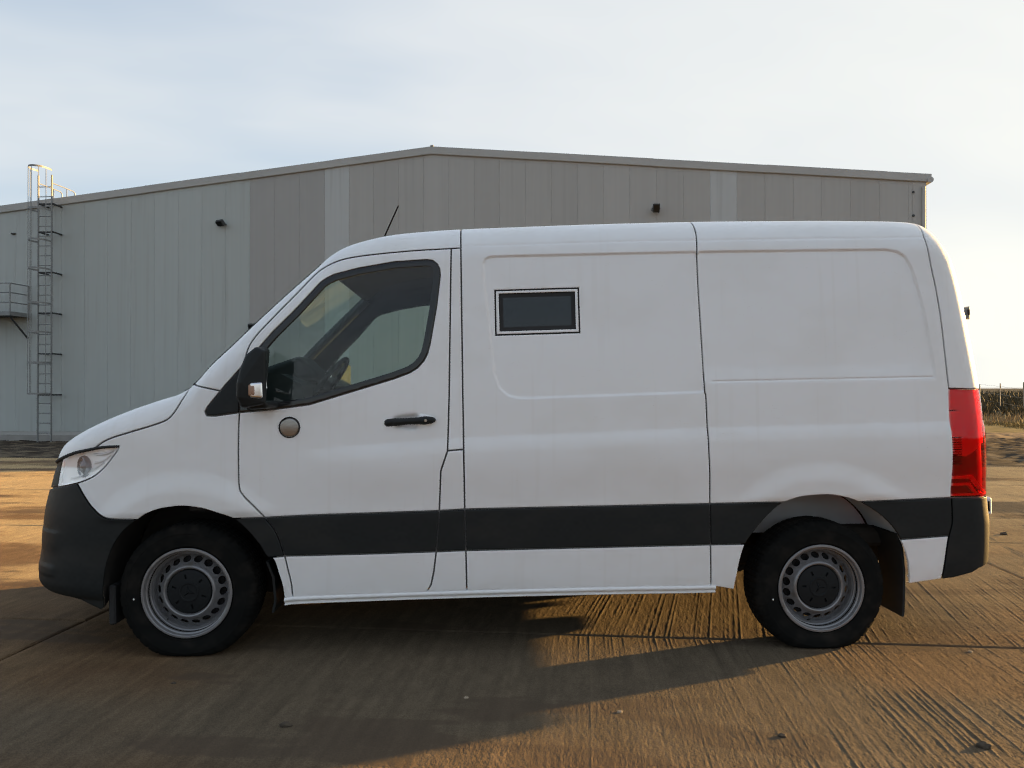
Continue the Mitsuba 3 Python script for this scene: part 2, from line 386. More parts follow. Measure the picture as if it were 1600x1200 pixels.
# <<< body surface
# shut lines, stampings and seams of the body side, in metres (s, z)
LINES = {
    'bonnet': [(0.0129, 1.3357), (-0.0067, 1.2830), (-0.0337, 1.2309), (-0.0654, 1.1981), (-0.1217, 1.1754), (-0.2456, 1.1397), (-0.3673, 1.1030), (-0.4288, 1.0680)],
    'lamp_top': [(-0.3072, 1.0688), (-0.3960, 1.0647), (-0.4705, 1.0534), (-0.5521, 1.0379), (-0.6078, 1.0234), (-0.6623, 1.0045)],
    'lamp_low': [(-0.3072, 1.0688), (-0.3123, 1.0545), (-0.3365, 1.0212), (-0.3898, 0.9621), (-0.4507, 0.9172), (-0.5412, 0.8851), (-0.6120, 0.8696), (-0.6878, 0.8568)],
    'grille': [(-0.6509, 1.0117), (-0.6730, 0.9644), (-0.6794, 0.9090), (-0.6849, 0.8570)],
    'bumper_top': [(-0.5520, 0.8928), (-0.5345, 0.8709), (-0.4973, 0.8208), (-0.4519, 0.7674), (-0.3991, 0.7249), (-0.3585, 0.7105), (-0.2134, 0.7017), (-0.1884, 0.6978)],
    'arch_front': [(-0.4103, 0.2531), (-0.4003, 0.3308), (-0.3850, 0.4384), (-0.3525, 0.5440), (-0.2911, 0.6395), (-0.2134, 0.7017), (-0.1560, 0.7354), (-0.0800, 0.7574), (0.0053, 0.7648), (0.0996, 0.7527), (0.1937, 0.7213), (0.2548, 0.6955), (0.3153, 0.6424), (0.3799, 0.5632), (0.4258, 0.4940), (0.4447, 0.4869), (0.4714, 0.4149), (0.4924, 0.3261), (0.4958, 0.2691)],
    'arch_rear': [(2.7918, 0.2575), (2.8018, 0.3085), (2.8218, 0.4067), (2.8512, 0.4936), (2.8953, 0.5553), (2.9714, 0.6392), (3.0593, 0.7063), (3.1584, 0.7335), (3.2675, 0.7389), (3.3647, 0.7235), (3.4417, 0.6963), (3.5287, 0.6459), (3.6057, 0.5790), (3.6592, 0.5009), (3.7028, 0.3693), (3.7123, 0.2598)],
    'sill_low': [(0.4958, 0.2691), (0.5397, 0.2829), (0.8674, 0.2893), (1.2229, 0.2932), (1.4145, 0.2940), (2.6690, 0.2819), (2.7916, 0.2644)],
    'rear_low': [(3.7120, 0.2647), (3.8826, 0.2805), (3.9404, 0.2839), (4.0413, 0.3084), (4.0802, 0.3304)],
    'bumper_low': [(-0.4089, 0.2667), (-0.5518, 0.2820), (-0.7076, 0.2893)],
    'door_front': [(0.2928, 1.2288), (0.2863, 0.8876), (0.2916, 0.8393), (0.3099, 0.8099), (0.3656, 0.7505), (0.4166, 0.6912), (0.4673, 0.6189), (0.5027, 0.5112), (0.5197, 0.4329), (0.5362, 0.3445), (0.5396, 0.2812)],
    'door_rear': [(1.3696, 2.0480), (1.3462, 1.2825), (1.3339, 1.0105), (1.2980, 0.9094), (1.2857, 0.7101), (1.2661, 0.5024), (1.2515, 0.3983), (1.2353, 0.3297), (1.2099, 0.2919)],
    'b_line': [(1.4190, 2.1531), (1.4193, 2.0525), (1.4159, 1.2811), (1.4152, 1.0280), (1.4143, 0.7133), (1.4157, 0.5014), (1.4164, 0.2770)],
    'b_cross': [(1.3339, 1.0105), (1.4159, 1.0151)],
    'door_top': [(0.2928, 1.2272), (0.2936, 1.3302), (0.3007, 1.4173), (0.3164, 1.4916), (0.3384, 1.5595), (0.3786, 1.6211), (0.4198, 1.6664), (0.5660, 1.8200), (0.6938, 1.9515), (0.7531, 1.9827), (0.8114, 2.0028), (0.8876, 2.0162), (1.0759, 2.0340), (1.2176, 2.0436), (1.3696, 2.0498), (1.4209, 2.0525)],
    'a_seam': [(0.0759, 1.3637), (0.1830, 1.3389), (0.2215, 1.3316)],
    'sail': [(0.3023, 1.4561), (0.2147, 1.3576), (0.1334, 1.2563), (0.1226, 1.2341), (0.1308, 1.2131), (0.1689, 1.2106), (0.2928, 1.2256)],
    'window': [(0.2928, 1.2256), (0.4715, 1.2385), (0.6444, 1.2584), (0.8859, 1.3277), (1.0703, 1.3804), (1.1483, 1.4085), (1.1875, 1.4321), (1.2204, 1.4674), (1.2405, 1.5062), (1.2543, 1.5583), (1.2899, 1.7486), (1.3107, 1.9076), (1.3076, 1.9411), (1.2964, 1.9663), (1.2737, 1.9852), (1.2429, 1.9904), (1.0769, 1.9815), (0.8905, 1.9509), (0.7664, 1.9198), (0.7304, 1.9022), (0.7010, 1.8825), (0.5718, 1.7412), (0.4601, 1.6320), (0.4036, 1.5679), (0.3069, 1.4528)],
    'mid_rear': [(2.6596, 2.1741), (2.6590, 2.1143), (2.6507, 2.0180), (2.6497, 1.8200), (2.6593, 1.2749), (2.6637, 1.2683), (2.6675, 0.9544), (2.6708, 0.8611), (2.6698, 0.4987), (2.6709, 0.2716)],
    'rear_line': [(3.8894, 2.1567), (3.8864, 2.1195), (3.8798, 2.0753), (3.8896, 1.9370), (3.9081, 1.7968), (3.9237, 1.6290), (3.9319, 1.4624), (3.9389, 1.3252), (3.9427, 1.2684), (3.9414, 1.1287), (3.9444, 0.9859), (3.9442, 0.8730), (3.9358, 0.7068), (3.9381, 0.5867), (3.9205, 0.5070), (3.8827, 0.2787)],
    'tail_top': [(3.9428, 1.2718), (4.0656, 1.2659)],
    'tail_low': [(3.9358, 0.7051), (4.0663, 0.7032)],
    'stripe_top': [(0.2548, 0.6955), (0.4151, 0.6961), (0.6223, 0.7018), (1.2840, 0.7069), (1.4136, 0.7116), (2.6728, 0.7064), (3.0593, 0.7063)],
    'stripe_low': [(0.4258, 0.4940), (0.5183, 0.4994), (0.8734, 0.4980), (1.2666, 0.4997), (1.4157, 0.5014), (2.6698, 0.4954), (2.8512, 0.4936)],
    'stripe_top_rear': [(3.4417, 0.6963), (3.9358, 0.7051)],
    'stripe_low_rear': [(3.6592, 0.4943), (3.9205, 0.5070)],
    'recess_mid': [(1.5406, 1.9947), (1.5706, 2.0079), (1.6831, 2.0097), (2.6507, 2.0180), (2.6497, 1.8200), (2.6593, 1.2749), (2.3224, 1.2704), (1.9929, 1.2658), (1.7047, 1.2627), (1.6450, 1.2779), (1.5999, 1.3196), (1.5738, 1.3952), (1.5514, 1.6464), (1.5314, 1.8709), (1.5281, 1.9680)],
    'recess_rear': [(2.6507, 2.0180), (3.3659, 2.0173), (3.6607, 2.0160), (3.7245, 2.0012), (3.7635, 1.9732), (3.7930, 1.9111), (3.8294, 1.7506), (3.8552, 1.5746), (3.8728, 1.4167), (3.8834, 1.3063), (3.4936, 1.3125), (2.6609, 1.3193), (2.6497, 1.8200)],
    'recess_floor_line': [(2.6961, 1.3335), (3.8680, 1.3349)],
    'shoulder': [(0.8851, 1.0436), (1.3043, 1.0678), (1.6615, 1.0775), (2.6483, 1.0961), (3.9249, 1.0992)],
    'gutter': [(1.4259, 2.0597), (2.2878, 2.0763), (3.5489, 2.0788), (3.8726, 2.0754)],
    'gun_window': [(1.5881, 1.8284), (2.0262, 1.8348), (2.0261, 1.5964), (1.5878, 1.5904)],
    'gun_window_in': [(1.6091, 1.8097), (2.0056, 1.8144), (2.0049, 1.6173), (1.6099, 1.6114)],
    'gun_port': [(0.5423, 1.1453), (0.4932, 1.1464), (0.5905, 1.1443)],
    'handle': [(1.0300, 1.1597), (1.2738, 1.1673)],
    'handle_bowl': [(1.0446, 1.1691), (1.0740, 1.1911), (1.1290, 1.2012), (1.1839, 1.2049), (1.1930, 1.1723), (1.1857, 1.1207), (1.1437, 1.1168), (1.0730, 1.1329)],
}
# ------------------------------------------------------------------ ground, yard
rng = np.random.default_rng(7)
EDGE = 16.15


def terrain(u, v):
    """Natural ground round the yard."""
    z = slope(v)
    p = np.stack([u, v, 0 * u], -1)
    clod = meshkit.fbm(p * 1.6, 4, 5) - .5
    fine = meshkit.fbm(p * 6.0, 3, 8) - .5
    rough = sstep(EDGE - .2, EDGE + 1.0, v) * sstep(40, 30, v)
    z = z + rough * ((.06 + .14 * sstep(0, 12, u)) * clod + .08 * fine)
    bank = sstep(40, 62, v) * sstep(2000, 300, v)
    z = z + bank * (.72 + .4 * (meshkit.fbm(p * .06, 3, 2) - .5)) + sstep(60, 700, v) * 0.5
    under = (v < EDGE + .02)
    return np.where(under, slope(v) - .07, z - .015)


def sheet(us, vs):
    U, V = np.meshgrid(us, vs, indexing='ij')
    z = terrain(U, V)
    p = yard(U, V, z)
    n, m = U.shape
    i = np.arange(n * m).reshape(n, m)
    q = np.stack([i[:-1, :-1], i[1:, :-1], i[1:, 1:], i[:-1, 1:]], -1).reshape(-1, 4)
    return trimesh.Trimesh(p.reshape(-1, 3), np.vstack([q[:, [0, 1, 2]], q[:, [0, 2, 3]]]), process=False)


us = np.unique(np.r_[-6000, -3000, -1200, -600, -300, -150, -90, np.arange(-60, -30, 1.0), np.arange(-30, 34, .16), np.arange(34, 70, .8), np.arange(70, 130, 5), 200, 400, 900, 2000, 4000, 6000])
vs = np.unique(np.r_[-6000, -2000, -600, -200, -80, -30, np.arange(-14, 15.9, 2.0), np.arange(15.9, 33, .13), np.arange(33, 66, .5), np.arange(66, 120, 3), 150, 200, 300, 500, 900, 1600, 3000, 6000])
k = add('ground', sheet(us, vs), 'soil', smooth=True, kind='structure', label='dark churned soil and dry grass field behind the concrete yard')

# concrete yard: slabs with open joints, drag-raked along v
labels['concrete_yard'] = {'kind': 'structure', 'label': 'brown raked concrete yard of large slabs with open joints'}


def rake(u, v):
    """Height of the raked ridges, in metres."""
    p = np.stack([u, v, 0 * u], -1)
    far_slab = sstep(4.30, 4.40, v)
    drift = .05 * (meshkit.noise(p * [.35, .35, 0], 4) - .5) + .006 * (meshkit.noise(p * [.4, 1.9, 0], 6) - .5) - far_slab * .17 * (v - 4.35)
    q = u + drift
    zero = 0 * u
    beads = zero
    for pitch, wide, tall, salt in ((.027, .0046, .0034, 3), (.041, .0062, .0026, 8)):
        cell = np.floor(q / pitch)
        for k in (-1, 0, 1):
            c = cell + k
            jit = meshkit.noise(np.stack([c * 7.31 + salt, zero, zero + .5], -1), salt)
            wig = .004 * (meshkit.noise(np.stack([c * 3.7, v * 1.6, zero + salt], -1), salt + 1) - .5)
            tallness = sstep(.25, .90, meshkit.noise(np.stack([c * 5.13 + 2, v * .30, zero], -1), salt + 2)) * (.55 + .9 * meshkit.noise(np.stack([c * 1.9, v * 9, zero], -1), salt + 3))
            beads = beads + tall * tallness * np.exp(-((q - (c + .2 + .6 * jit) * pitch - wig) / wide) ** 2)
    deep = meshkit.noise(np.stack([q / .045 + 3, v * .14, zero + 4], -1), 17)
    crumb = meshkit.fbm(np.stack([u / .022, v / .045, zero + 2], -1), 4, 13) - .5
    patch = sstep(.30, .58, meshkit.fbm(np.stack([u * .55 + 20, v * .9, zero], -1), 4, 14))
    band = 1 - .8 * sstep(.055, .02, np.abs(v - 3.02 + .05 * (meshkit.noise(p * 1.1, 21) - .5)))                  # the rake was lifted here
    smooth_left = sstep(-1.5, 1.2, u + .75 * (v - 3.2)) * (1 - far_slab) + far_slab * sstep(-2.2, 1.0, u)
    strength = (.25 + .75 * patch) * (.16 + .84 * smooth_left) * (1 + .1 * far_slab) * band
    ridge = beads - sstep(.90, .97, deep) * .0015
    return ridge * strength + crumb * (.0014 + .0026 * strength) + .002 * (meshkit.fbm(p * .8, 3, 15) - .5)


def slab_mesh(u0, u1, v0, v1, du, dv, relief):
    e = [0, .004, .010, .018]
    us = np.unique(np.r_[[u0 + a for a in e], np.arange(u0 + .018, u1 - .018, du), [u1 - a for a in e]])
    vs = np.unique(np.r_[[v0 + a for a in e], np.arange(v0 + .018, v1 - .018, dv), [v1 - a for a in e]])
    U, V = np.meshgrid(us, vs, indexing='ij')
    d = np.minimum(np.minimum(U - u0, u1 - U), np.minimum(V - v0, v1 - V))
    wear = .004 * meshkit.noise(np.stack([U * 9, V * 9, 0 * U], -1), 3)
    z = slope(V) - (.007 + wear) * (1 - np.clip(d / .016, 0, 1)) ** 2
    if relief:
        z = z + rake(U, V) * np.clip(d / .02, 0, 1)
    n, m = U.shape
    v = yard(U, V, z).reshape(-1, 3)
    i = np.arange(n * m).reshape(n, m)
    q = np.stack([i[:-1, :-1], i[1:, :-1], i[1:, 1:], i[:-1, 1:]], -1).reshape(-1, 4)
    f = [q[:, [0, 1, 2]], q[:, [0, 2, 3]]]
    rim = np.r_[i[:, 0], i[-1, 1:], i[-2::-1, -1], i[0, -2:0:-1]]
    low = v[rim] - [0, 0, .09]
    a = np.arange(len(rim))
    b = (a + 1) % len(rim)
    f += [np.stack([rim[a], len(v) + a, len(v) + b], 1), np.stack([rim[a], len(v) + b, rim[b]], 1)]
    return trimesh.Trimesh(np.vstack([v, low]), np.vstack(f), process=False)


J = .006
for iv in range(-4, 4):
    v0, v1 = 4.35 + 2.95 * iv, 4.35 + 2.95 * (iv + 1)
    for iu in range(-3, 5):
        u0, u1 = -2.92 + 6.0 * iu, -2.92 + 6.0 * (iu + 1)
        near = -1 <= iv <= 0 and -1 <= iu <= 1
        mid = iv in (1,) and -1 <= iu <= 1
        du, dv = (.0036, .034) if near and iu == 0 else (.0085, .05) if near else (.014, .07) if mid else (.25, .25)
        key = f'concrete_yard__slab' if iv == -4 and iu == -3 else key_for('concrete_yard__slab')
        scene[key] = mikit.ply(slab_mesh(u0 + J, u1 - J, v0 + J, min(v1, EDGE) - J, du, dv, near or mid), 'concrete' if near or mid else 'concrete_far', smooth=35)
# clods and stones lying on the slabs
spots = [(-.905, 3.165, .020, 0, 'small dark clod of earth on the shaded concrete below the van door'), (1.78, 2.98, .024, 0, 'largest dark clod of earth on the raked concrete, nearest the camera at the right'),
         (1.05, 3.07, .013, 0, 'dark clod of earth on the sunlit concrete below the rear wheel'), (-2.30, 6.35, .014, 0, 'tiny clod of earth on the concrete just off the front bumper'),
         (-4.35, 9.5, .040, 0, 'dark clod of earth far out on the sandy concrete left of the van nose'), (-3.6, 8.2, .028, 0, 'dark clod of earth on the sandy concrete beside the headlight'),
         (4.55, 7.30, .028, 0, 'dark clod of earth on the concrete right of the rear bumper'), (.45, 3.30, .009, 1, 'pale pebble on the concrete where the van shadow ends, middle of the picture'),
         (-.20, 3.45, .008, 1, 'pale pebble in the van shadow below the door pillar'), (2.35, 4.05, .010, 1, 'pale pebble near the slab joint right of the rear wheel'),
         (-1.55, 3.62, .009, 0, 'tiny dark clod of earth in the shadow beside the front tyre'), (-5.3, 7.6, .022, 0, 'leftmost dark clod of earth on the sandy concrete')]
for n_, (x, y, r, kind, text) in enumerate(spots):
    b = trimesh.creation.icosphere(subdivisions=3)
    p = np.asarray(b.vertices)
    p = p * (.55 + .9 * meshkit.fbm(p * 1.7 + n_ * 7.1, 3, 20))[:, None] * [1.25, .9, .62]
    b.vertices = p * r + [x, y, float(slope(x * YS + y * YC)) + r * .22]
    nm = ('clod_of_earth', 'pebble')[kind]
    t = thing(nm, text, ('clod', 'pebble')[kind], ('clods of earth on the concrete', 'pebbles on the concrete')[kind])
    scene[t] = mikit.ply(b, ('clod_earth', 'stone_pale')[kind], smooth=True)

# ------------------------------------------------------------------ warehouse
WA = math.radians(5.8)
W0 = np.array([-16.43, 25.3])
WU, WN = np.array([math.cos(WA), -math.sin(WA)]), np.array([-math.sin(WA), -math.cos(WA)])


def wall(w, z, out=0.0):
    """Along the wall, up, out of the wall."""
    xy = W0 + w * WU + out * WN
    return np.array([xy[0], xy[1], z])


RIDGE_W, RIDGE_Z, W_LEFT, W_RIGHT, BASE = 14.08, 8.62, -9.0, 28.36, -.335
SL, SR = .1049, .0856


def eave(w):
    return RIDGE_Z - (SL * (RIDGE_W - w) if w < RIDGE_W else SR * (w - RIDGE_W))


def wall_block(poly, d0, d1):
    """Extrude a (w, z) polygon from d0 to d1 out of the wall."""
    m = trimesh.creation.extrude_polygon(poly, d1 - d0, engine='earcut')
    v = np.asarray(m.vertices)
    m.vertices = np.array([wall(a, b, c + d0) for a, b, c in v])
    m.fix_normals()
    return m


HALL = thing('warehouse', 'long grey warehouse with vertical wall panels and a shallow gable behind the van', 'warehouse')
gable = Polygon([(W_LEFT, BASE), (W_RIGHT, BASE), (W_RIGHT, eave(W_RIGHT) - .03), (RIDGE_W, RIDGE_Z - .03), (W_LEFT, eave(W_LEFT) - .03)])
core = wall_block(gable, -45.0, -.045)
add('wall', core, 'wall_core', HALL)
edges = [8.333 - .78 * i for i in range(22, 0, -1)] + [8.333, 9.131, 9.928, 10.726, 11.492] + [11.492 + .775 * i for i in range(1, 14)] + [22.342, 23.109] + [23.109 + .797 * i for i in range(1, 7)] + [W_RIGHT]
for i, (a, b) in enumerate(zip(edges[:-1], edges[1:])):
    m_ = (a + b) / 2
    g = .0008
    crest = [(b - g, eave(b - g))] + ([(RIDGE_W, RIDGE_Z)] if a < RIDGE_W < b else []) + [(a + g, eave(a + g))]
    outer = Polygon([(a + g, BASE + .32), (b - g, BASE + .32)] + [(x, z - .05) for x, z in crest])
    inner = outer.buffer(-.004, join_style=2)
    po, pi_ = np.array(outer.exterior.coords)[:-1], np.array(shapely.geometry.polygon.orient(inner).exterior.coords)[:-1]
    m = cat([wall_block(outer, -.045, -.006)])
    # chamfered face: frustum between outer edge and inner face
    hull = trimesh.convex.convex_hull(np.vstack([[wall(x, z, -.006) for x, z in po], [wall(x, z, .0) for x, z in pi_]]))
    batch = (3 * i * i + i) % 7
    mat_i = (0, 6)[batch % 2] if m_ < 8.333 else 1 if m_ < 10.726 else 3 if m_ < 11.492 or 22.342 < m_ < 23.109 else (2, 4, 5)[batch % 3]
    add('wall_panel', cat([m, hull]), f'wall_panel_{mat_i}', HALL)
# the two tones differ: pale sheets light the bays beside the gates
for a, b in ((W_LEFT, 28.36),):
    n_seg = 12
    cuts = np.linspace(a, b, n_seg + 1)
    for c0, c1 in zip(cuts[:-1], cuts[1:]):
        add('plinth_block', wall_block(Polygon([(c0 + .005, BASE - .4), (c1 - .005, BASE - .4), (c1 - .005, BASE + .20), (c0 + .005, BASE + .20)]), -.045, .035), 'plinth_concrete', HALL)
    add('base_flashing', wall_block(Polygon([(a, BASE + .203), (b, BASE + .203), (b, BASE + .315), (a, BASE + .315)]), -.04, .012), 'wall_flashing', HALL)
# verge flashing: folded sheet lengths along both slopes
def verge(w0, w1, k):
    z0, z1 = eave(w0), eave(w1)
    dz = .006 * (k % 2)
    pts = []
    for (o0, lo, hi) in ((-.10, .04, .075), (.055, -.155, .075)):
        pass
    sec = [(-.30, .062), (.060, .062), (.066, .05), (.066, -.155), (.050, -.170), (.006, -.170)]
    v, f = [], []
    for w, z in ((w0, z0), (w1, z1)):
        v += [wall(w, z + b + dz, o) for o, b in sec]
    n = len(sec)
    for j in range(n - 1):
        f += [[j, j + 1, n + j + 1], [j, n + j + 1, n + j]]
    for (o, b) in ():
        pass
    return trimesh.Trimesh(np.array(v), f, process=False)


stops = [W_LEFT - .1] + [RIDGE_W - 3.05 * i for i in range(7, 0, -1)] + [RIDGE_W] + [RIDGE_W + 3.3 * i for i in range(1, 5)] + [W_RIGHT + .12]
for i, (a, b) in enumerate(zip(stops[:-1], stops[1:])):
    add('verge_flashing', verge(a - .02, b + .02, i), 'wall_flashing', HALL)
add('ridge_cap', bevel_box(wall(RIDGE_W, RIDGE_Z + .075, .02), (.10, .12, .05), .01), 'wall_flashing', HALL)
rv, rf = [], []
for w in (W_LEFT - .1, RIDGE_W, W_RIGHT + .14):
    rv += [wall(w, eave(w) + .045, .03), wall(w, eave(w) + .045, -45.2)]
roof = trimesh.Trimesh(np.array(rv), [[0, 2, 3], [0, 3, 1], [2, 4, 5], [2, 5, 3]], process=False)
add('roof', roof, 'roof_sheet', HALL)
# corner trim, screws, eaves gutter and downpipe at the right-hand corner
add('corner_trim', wall_block(Polygon([(W_RIGHT - .36, BASE + .32), (W_RIGHT + .012, BASE + .32), (W_RIGHT + .012, eave(W_RIGHT) - .12), (W_RIGHT - .36, eave(W_RIGHT) - .09)]), .002, .012), 'wall_panel_2', HALL)
for zz in (6.95, 6.28, 5.6, 4.9, 4.2, 3.5):
    sc = trimesh.creation.cylinder(.035, .03, sections=10)
    sc.apply_transform(trimesh.transformations.rotation_matrix(PI / 2, [1, 0, 0]))
    sc.apply_translation(wall(W_RIGHT - .34, zz, .02))
    add('screw_cap', sc, 'dark_steel', HALL)
gp = [wall(W_RIGHT + .10, eave(W_RIGHT) - .12, .10), wall(W_RIGHT + .10, eave(W_RIGHT) - .12, -20.0), wall(W_RIGHT + .10, eave(W_RIGHT) - .12, -45.0)]
add('gutter', tube(gp, .085, 14), 'wall_flashing', HALL, smooth=40)
add('downpipe', tube([wall(W_RIGHT - .075, eave(W_RIGHT) - .30, .05), wall(W_RIGHT - .075, 3.0, .05), wall(W_RIGHT - .075, BASE, .05)], .045, 12), 'wall_flashing', HALL, smooth=40)
add('vent_cap', bevel_box(wall(.46, 6.31, .02), (.13, .08, .05), .01), 'dark_steel', HALL)

# flood lights on the wall
def floodlight(w, z, tilt, yaw, size, label):
    t = thing('floodlight', label, 'floodlight', 'floodlights on the warehouse wall')
    R = trimesh.transformations.rotation_matrix(yaw, [0, 0, 1]) @ trimesh.transformations.rotation_matrix(tilt, [1, 0, 0])
    c = wall(w, z, .20)
    body = bevel_box((0, 0, 0), (size[0], .09, size[1]), .02)
    fins = [bevel_box((x, .055, 0), (.012, .05, size[1] * .8), .003) for x in np.linspace(-size[0] * .4, size[0] * .4, 7)]
    b = cat([body] + fins)
    b.apply_transform(R)
    b.apply_translation(c)
    add('housing', b, 'dark_steel', t)
    g = bevel_box((0, -.048, 0), (size[0] * .84, .006, size[1] * .8), .002)
    g.apply_transform(R)
    g.apply_translation(c)
    add('lens', g, 'dark_glass', t)
    h = size[0] / 2 + .012
    pts = [np.array([-h, 0, 0]), np.array([-h, .12, -.02]), np.array([-h, .17, -.02]), np.array([h, .17, -.02]), np.array([h, .12, -.02]), np.array([h, 0, 0])]
    pts = [c + np.array([p[0], p[1], p[2]]) for p in pts]
    add('bracket', tube(pts, .012, 6), 'dark_steel', t)
    return t


floodlight(7.46, 6.47, math.radians(38), math.radians(-28), (.26, .20), 'dark floodlight tilted down on the pale panels left of the van cab')
floodlight(20.77, 6.62, math.radians(14), math.radians(4), (.20, .26), 'dark square floodlight on the wall above the van roof')
floodlight(8.50, 3.26, math.radians(30), math.radians(0), (.24, .18), 'dark floodlight low on the wall, half hidden behind the windscreen pillar')

# ------------------------------------------------------------------ caged ladder and landing
LAD = thing('access_ladder', 'grey steel ladder with safety hoops up the left of the warehouse wall', 'ladder')
LO = .50
RW = (1.673, 2.122)
TOP = 8.01
for w in RW:
    add('rail', cat([bevel_box((0, 0, 0), (.028, .065, TOP - BASE + .02), .004).apply_translation(wall(w, (TOP + BASE) / 2, LO))]), 'zinc', LAD)
zs = np.arange(BASE + .30, eave(2.0) + .35, .3075)
for z in zs:
    add('rung', tube([wall(RW[0] + .012, z, LO), wall(RW[1] - .012, z, LO)], .014, 8), 'zinc', LAD, smooth=50)


def hoop(z, w=.055):
    a = np.linspace(0, PI, 25)
    wc = (RW[0] + RW[1]) / 2
    q = [wall(wc - (.2245 + .12 * math.sin(t) ** .6) * math.cos(t), z, LO + .62 * math.sin(t)) for t in a]
    v, f = [], []
    for p in q:
        v += [p + [0, 0, w / 2], p - [0, 0, w / 2]]
    for i in range(len(q) - 1):
        f += [[2 * i, 2 * i + 1, 2 * i + 3], [2 * i, 2 * i + 3, 2 * i + 2]]
    v2 = [np.array(p) + [0, .006, 0] for p in v]
    n = len(v)
    f2 = f + [[c + n, b + n, a_ + n] for a_, b, c in f]
    for i in range(len(q) - 1):
        f2 += [[2 * i, 2 * i + 2, n + 2 * i + 2], [2 * i, n + 2 * i + 2, n + 2 * i]]
    return trimesh.Trimesh(np.array(v + v2), f2, process=False)


hz = [8.164, 6.886, 5.927, 5.048, 3.989, 3.090, 2.151, 1.192]
for z in hz:
    add('hoop', hoop(z), 'zinc', LAD)
for t in (.55, 1.05, PI / 2, PI - 1.05, PI - .55):
    wc = (RW[0] + RW[1]) / 2
    w_, o_ = wc - (.2245 + .12 * math.sin(t) ** .6) * math.cos(t), LO + .62 * math.sin(t) - .006
    add('cage_bar', tube([wall(w_, 1.18, o_), wall(w_, 4.5, o_), wall(w_, 8.17, o_)], .010, 6), 'zinc', LAD)
for z in (7.125, 6.246, 4.976, 3.709, 2.437, 1.152):
    add('wall_bracket', cat([bevel_box((0, 0, 0), (.05, LO + .02, .045), .004).apply_translation(wall(w, z, LO / 2)) for w in RW] + [bevel_box((0, 0, 0), (RW[1] - RW[0] + .06, .03, .05), .004).apply_translation(wall(sum(RW) / 2, z, LO - .04))]), 'dark_steel', LAD)
for w in RW:
    pts = [wall(w, TOP - .24, LO - .02), wall(w, TOP - .24, .0), wall(w, TOP - .25, -.52), wall(w, TOP - .30, -.60), wall(w, eave(w) + .06, -.60)]
    add('grab_rail', cat([tube(pts, .016, 6), tube([wall(w, TOP - .24, -.2), wall(w, eave(w) + .06, -.2)], .013, 6)]), 'zinc', LAD)

PLAT = thing('landing_platform', 'grey steel landing with handrails fixed to the wall left of the ladder', 'platform')
PZ = 3.66
p0, p1, pd = -3.5, 1.05, .90
add('deck', bevel_box(wall((p0 + p1) / 2, PZ, pd / 2), (p1 - p0, pd, .07), .006, rot=trimesh.transformations.rotation_matrix(-WA, [0, 0, 1])), 'dark_steel', PLAT)
add('edge_channel', bevel_box(wall((p0 + p1) / 2, PZ + .01, pd + .012), (p1 - p0, .02, .13), .003, rot=trimesh.transformations.rotation_matrix(-WA, [0, 0, 1])), 'zinc', PLAT)
add('side_channel', bevel_box(wall(p1 + .012, PZ + .01, pd / 2), (.02, pd, .13), .003, rot=trimesh.transformations.rotation_matrix(-WA, [0, 0, 1])), 'zinc', PLAT)
for (w, o) in ((p1 - .03, pd - .03), (p1 - .03, .06), (-1.0, pd - .03), (-3.4, pd - .03)):
    add('post', tube([wall(w, PZ, o), wall(w, PZ + .96, o)], .022, 8), 'zinc', PLAT, smooth=50)
for z in (.36, .66, .95):
    add('hand_rail', tube([wall(p0, PZ + z, pd - .03), wall(p1 - .03, PZ + z, pd - .03)], .017, 8), 'zinc', PLAT, smooth=50)
    add('hand_rail', tube([wall(p1 - .03, PZ + z, .06), wall(p1 - .03, PZ + z, pd - .03)], .017, 8), 'zinc', PLAT, smooth=50)
for w in (p1 - .10, -1.2, -3.3):
    add('strut', tube([wall(w, PZ - .03, pd - .06), wall(w, PZ - .70, .01)], .03, 8), 'dark_steel', PLAT, smooth=50)

# ------------------------------------------------------------------ field fence, grass, scrub
FEN = thing('field_fence', 'wire fence with thin grey posts at the edge of the field right of the van', 'fence')
posts = [(30.85, 52.0), (30.04, 48.5), (29.2, 45.0), (28.4, 41.5), (31.7, 55.5)]
tops = []
for x, y in posts:
    u, v = x * YC - y * YS, x * YS + y * YC
    z = float(terrain(np.array([u]), np.array([v]))[0])
    add('post', tube([(x, y, z - .3), (x, y, z + 1.0), (x, y, 1.352 + .27 + .09 * (52 - y) / 7)], .032, 8), 'zinc', FEN, smooth=50)
    tops.append((x, y, z))
tops = sorted(tops, key=lambda q: q[1])
for h in (.5, 1.0, 1.5):
    add('wire', tube([(x, y, z + h) for x, y, z in tops], .006, 5), 'zinc', FEN)


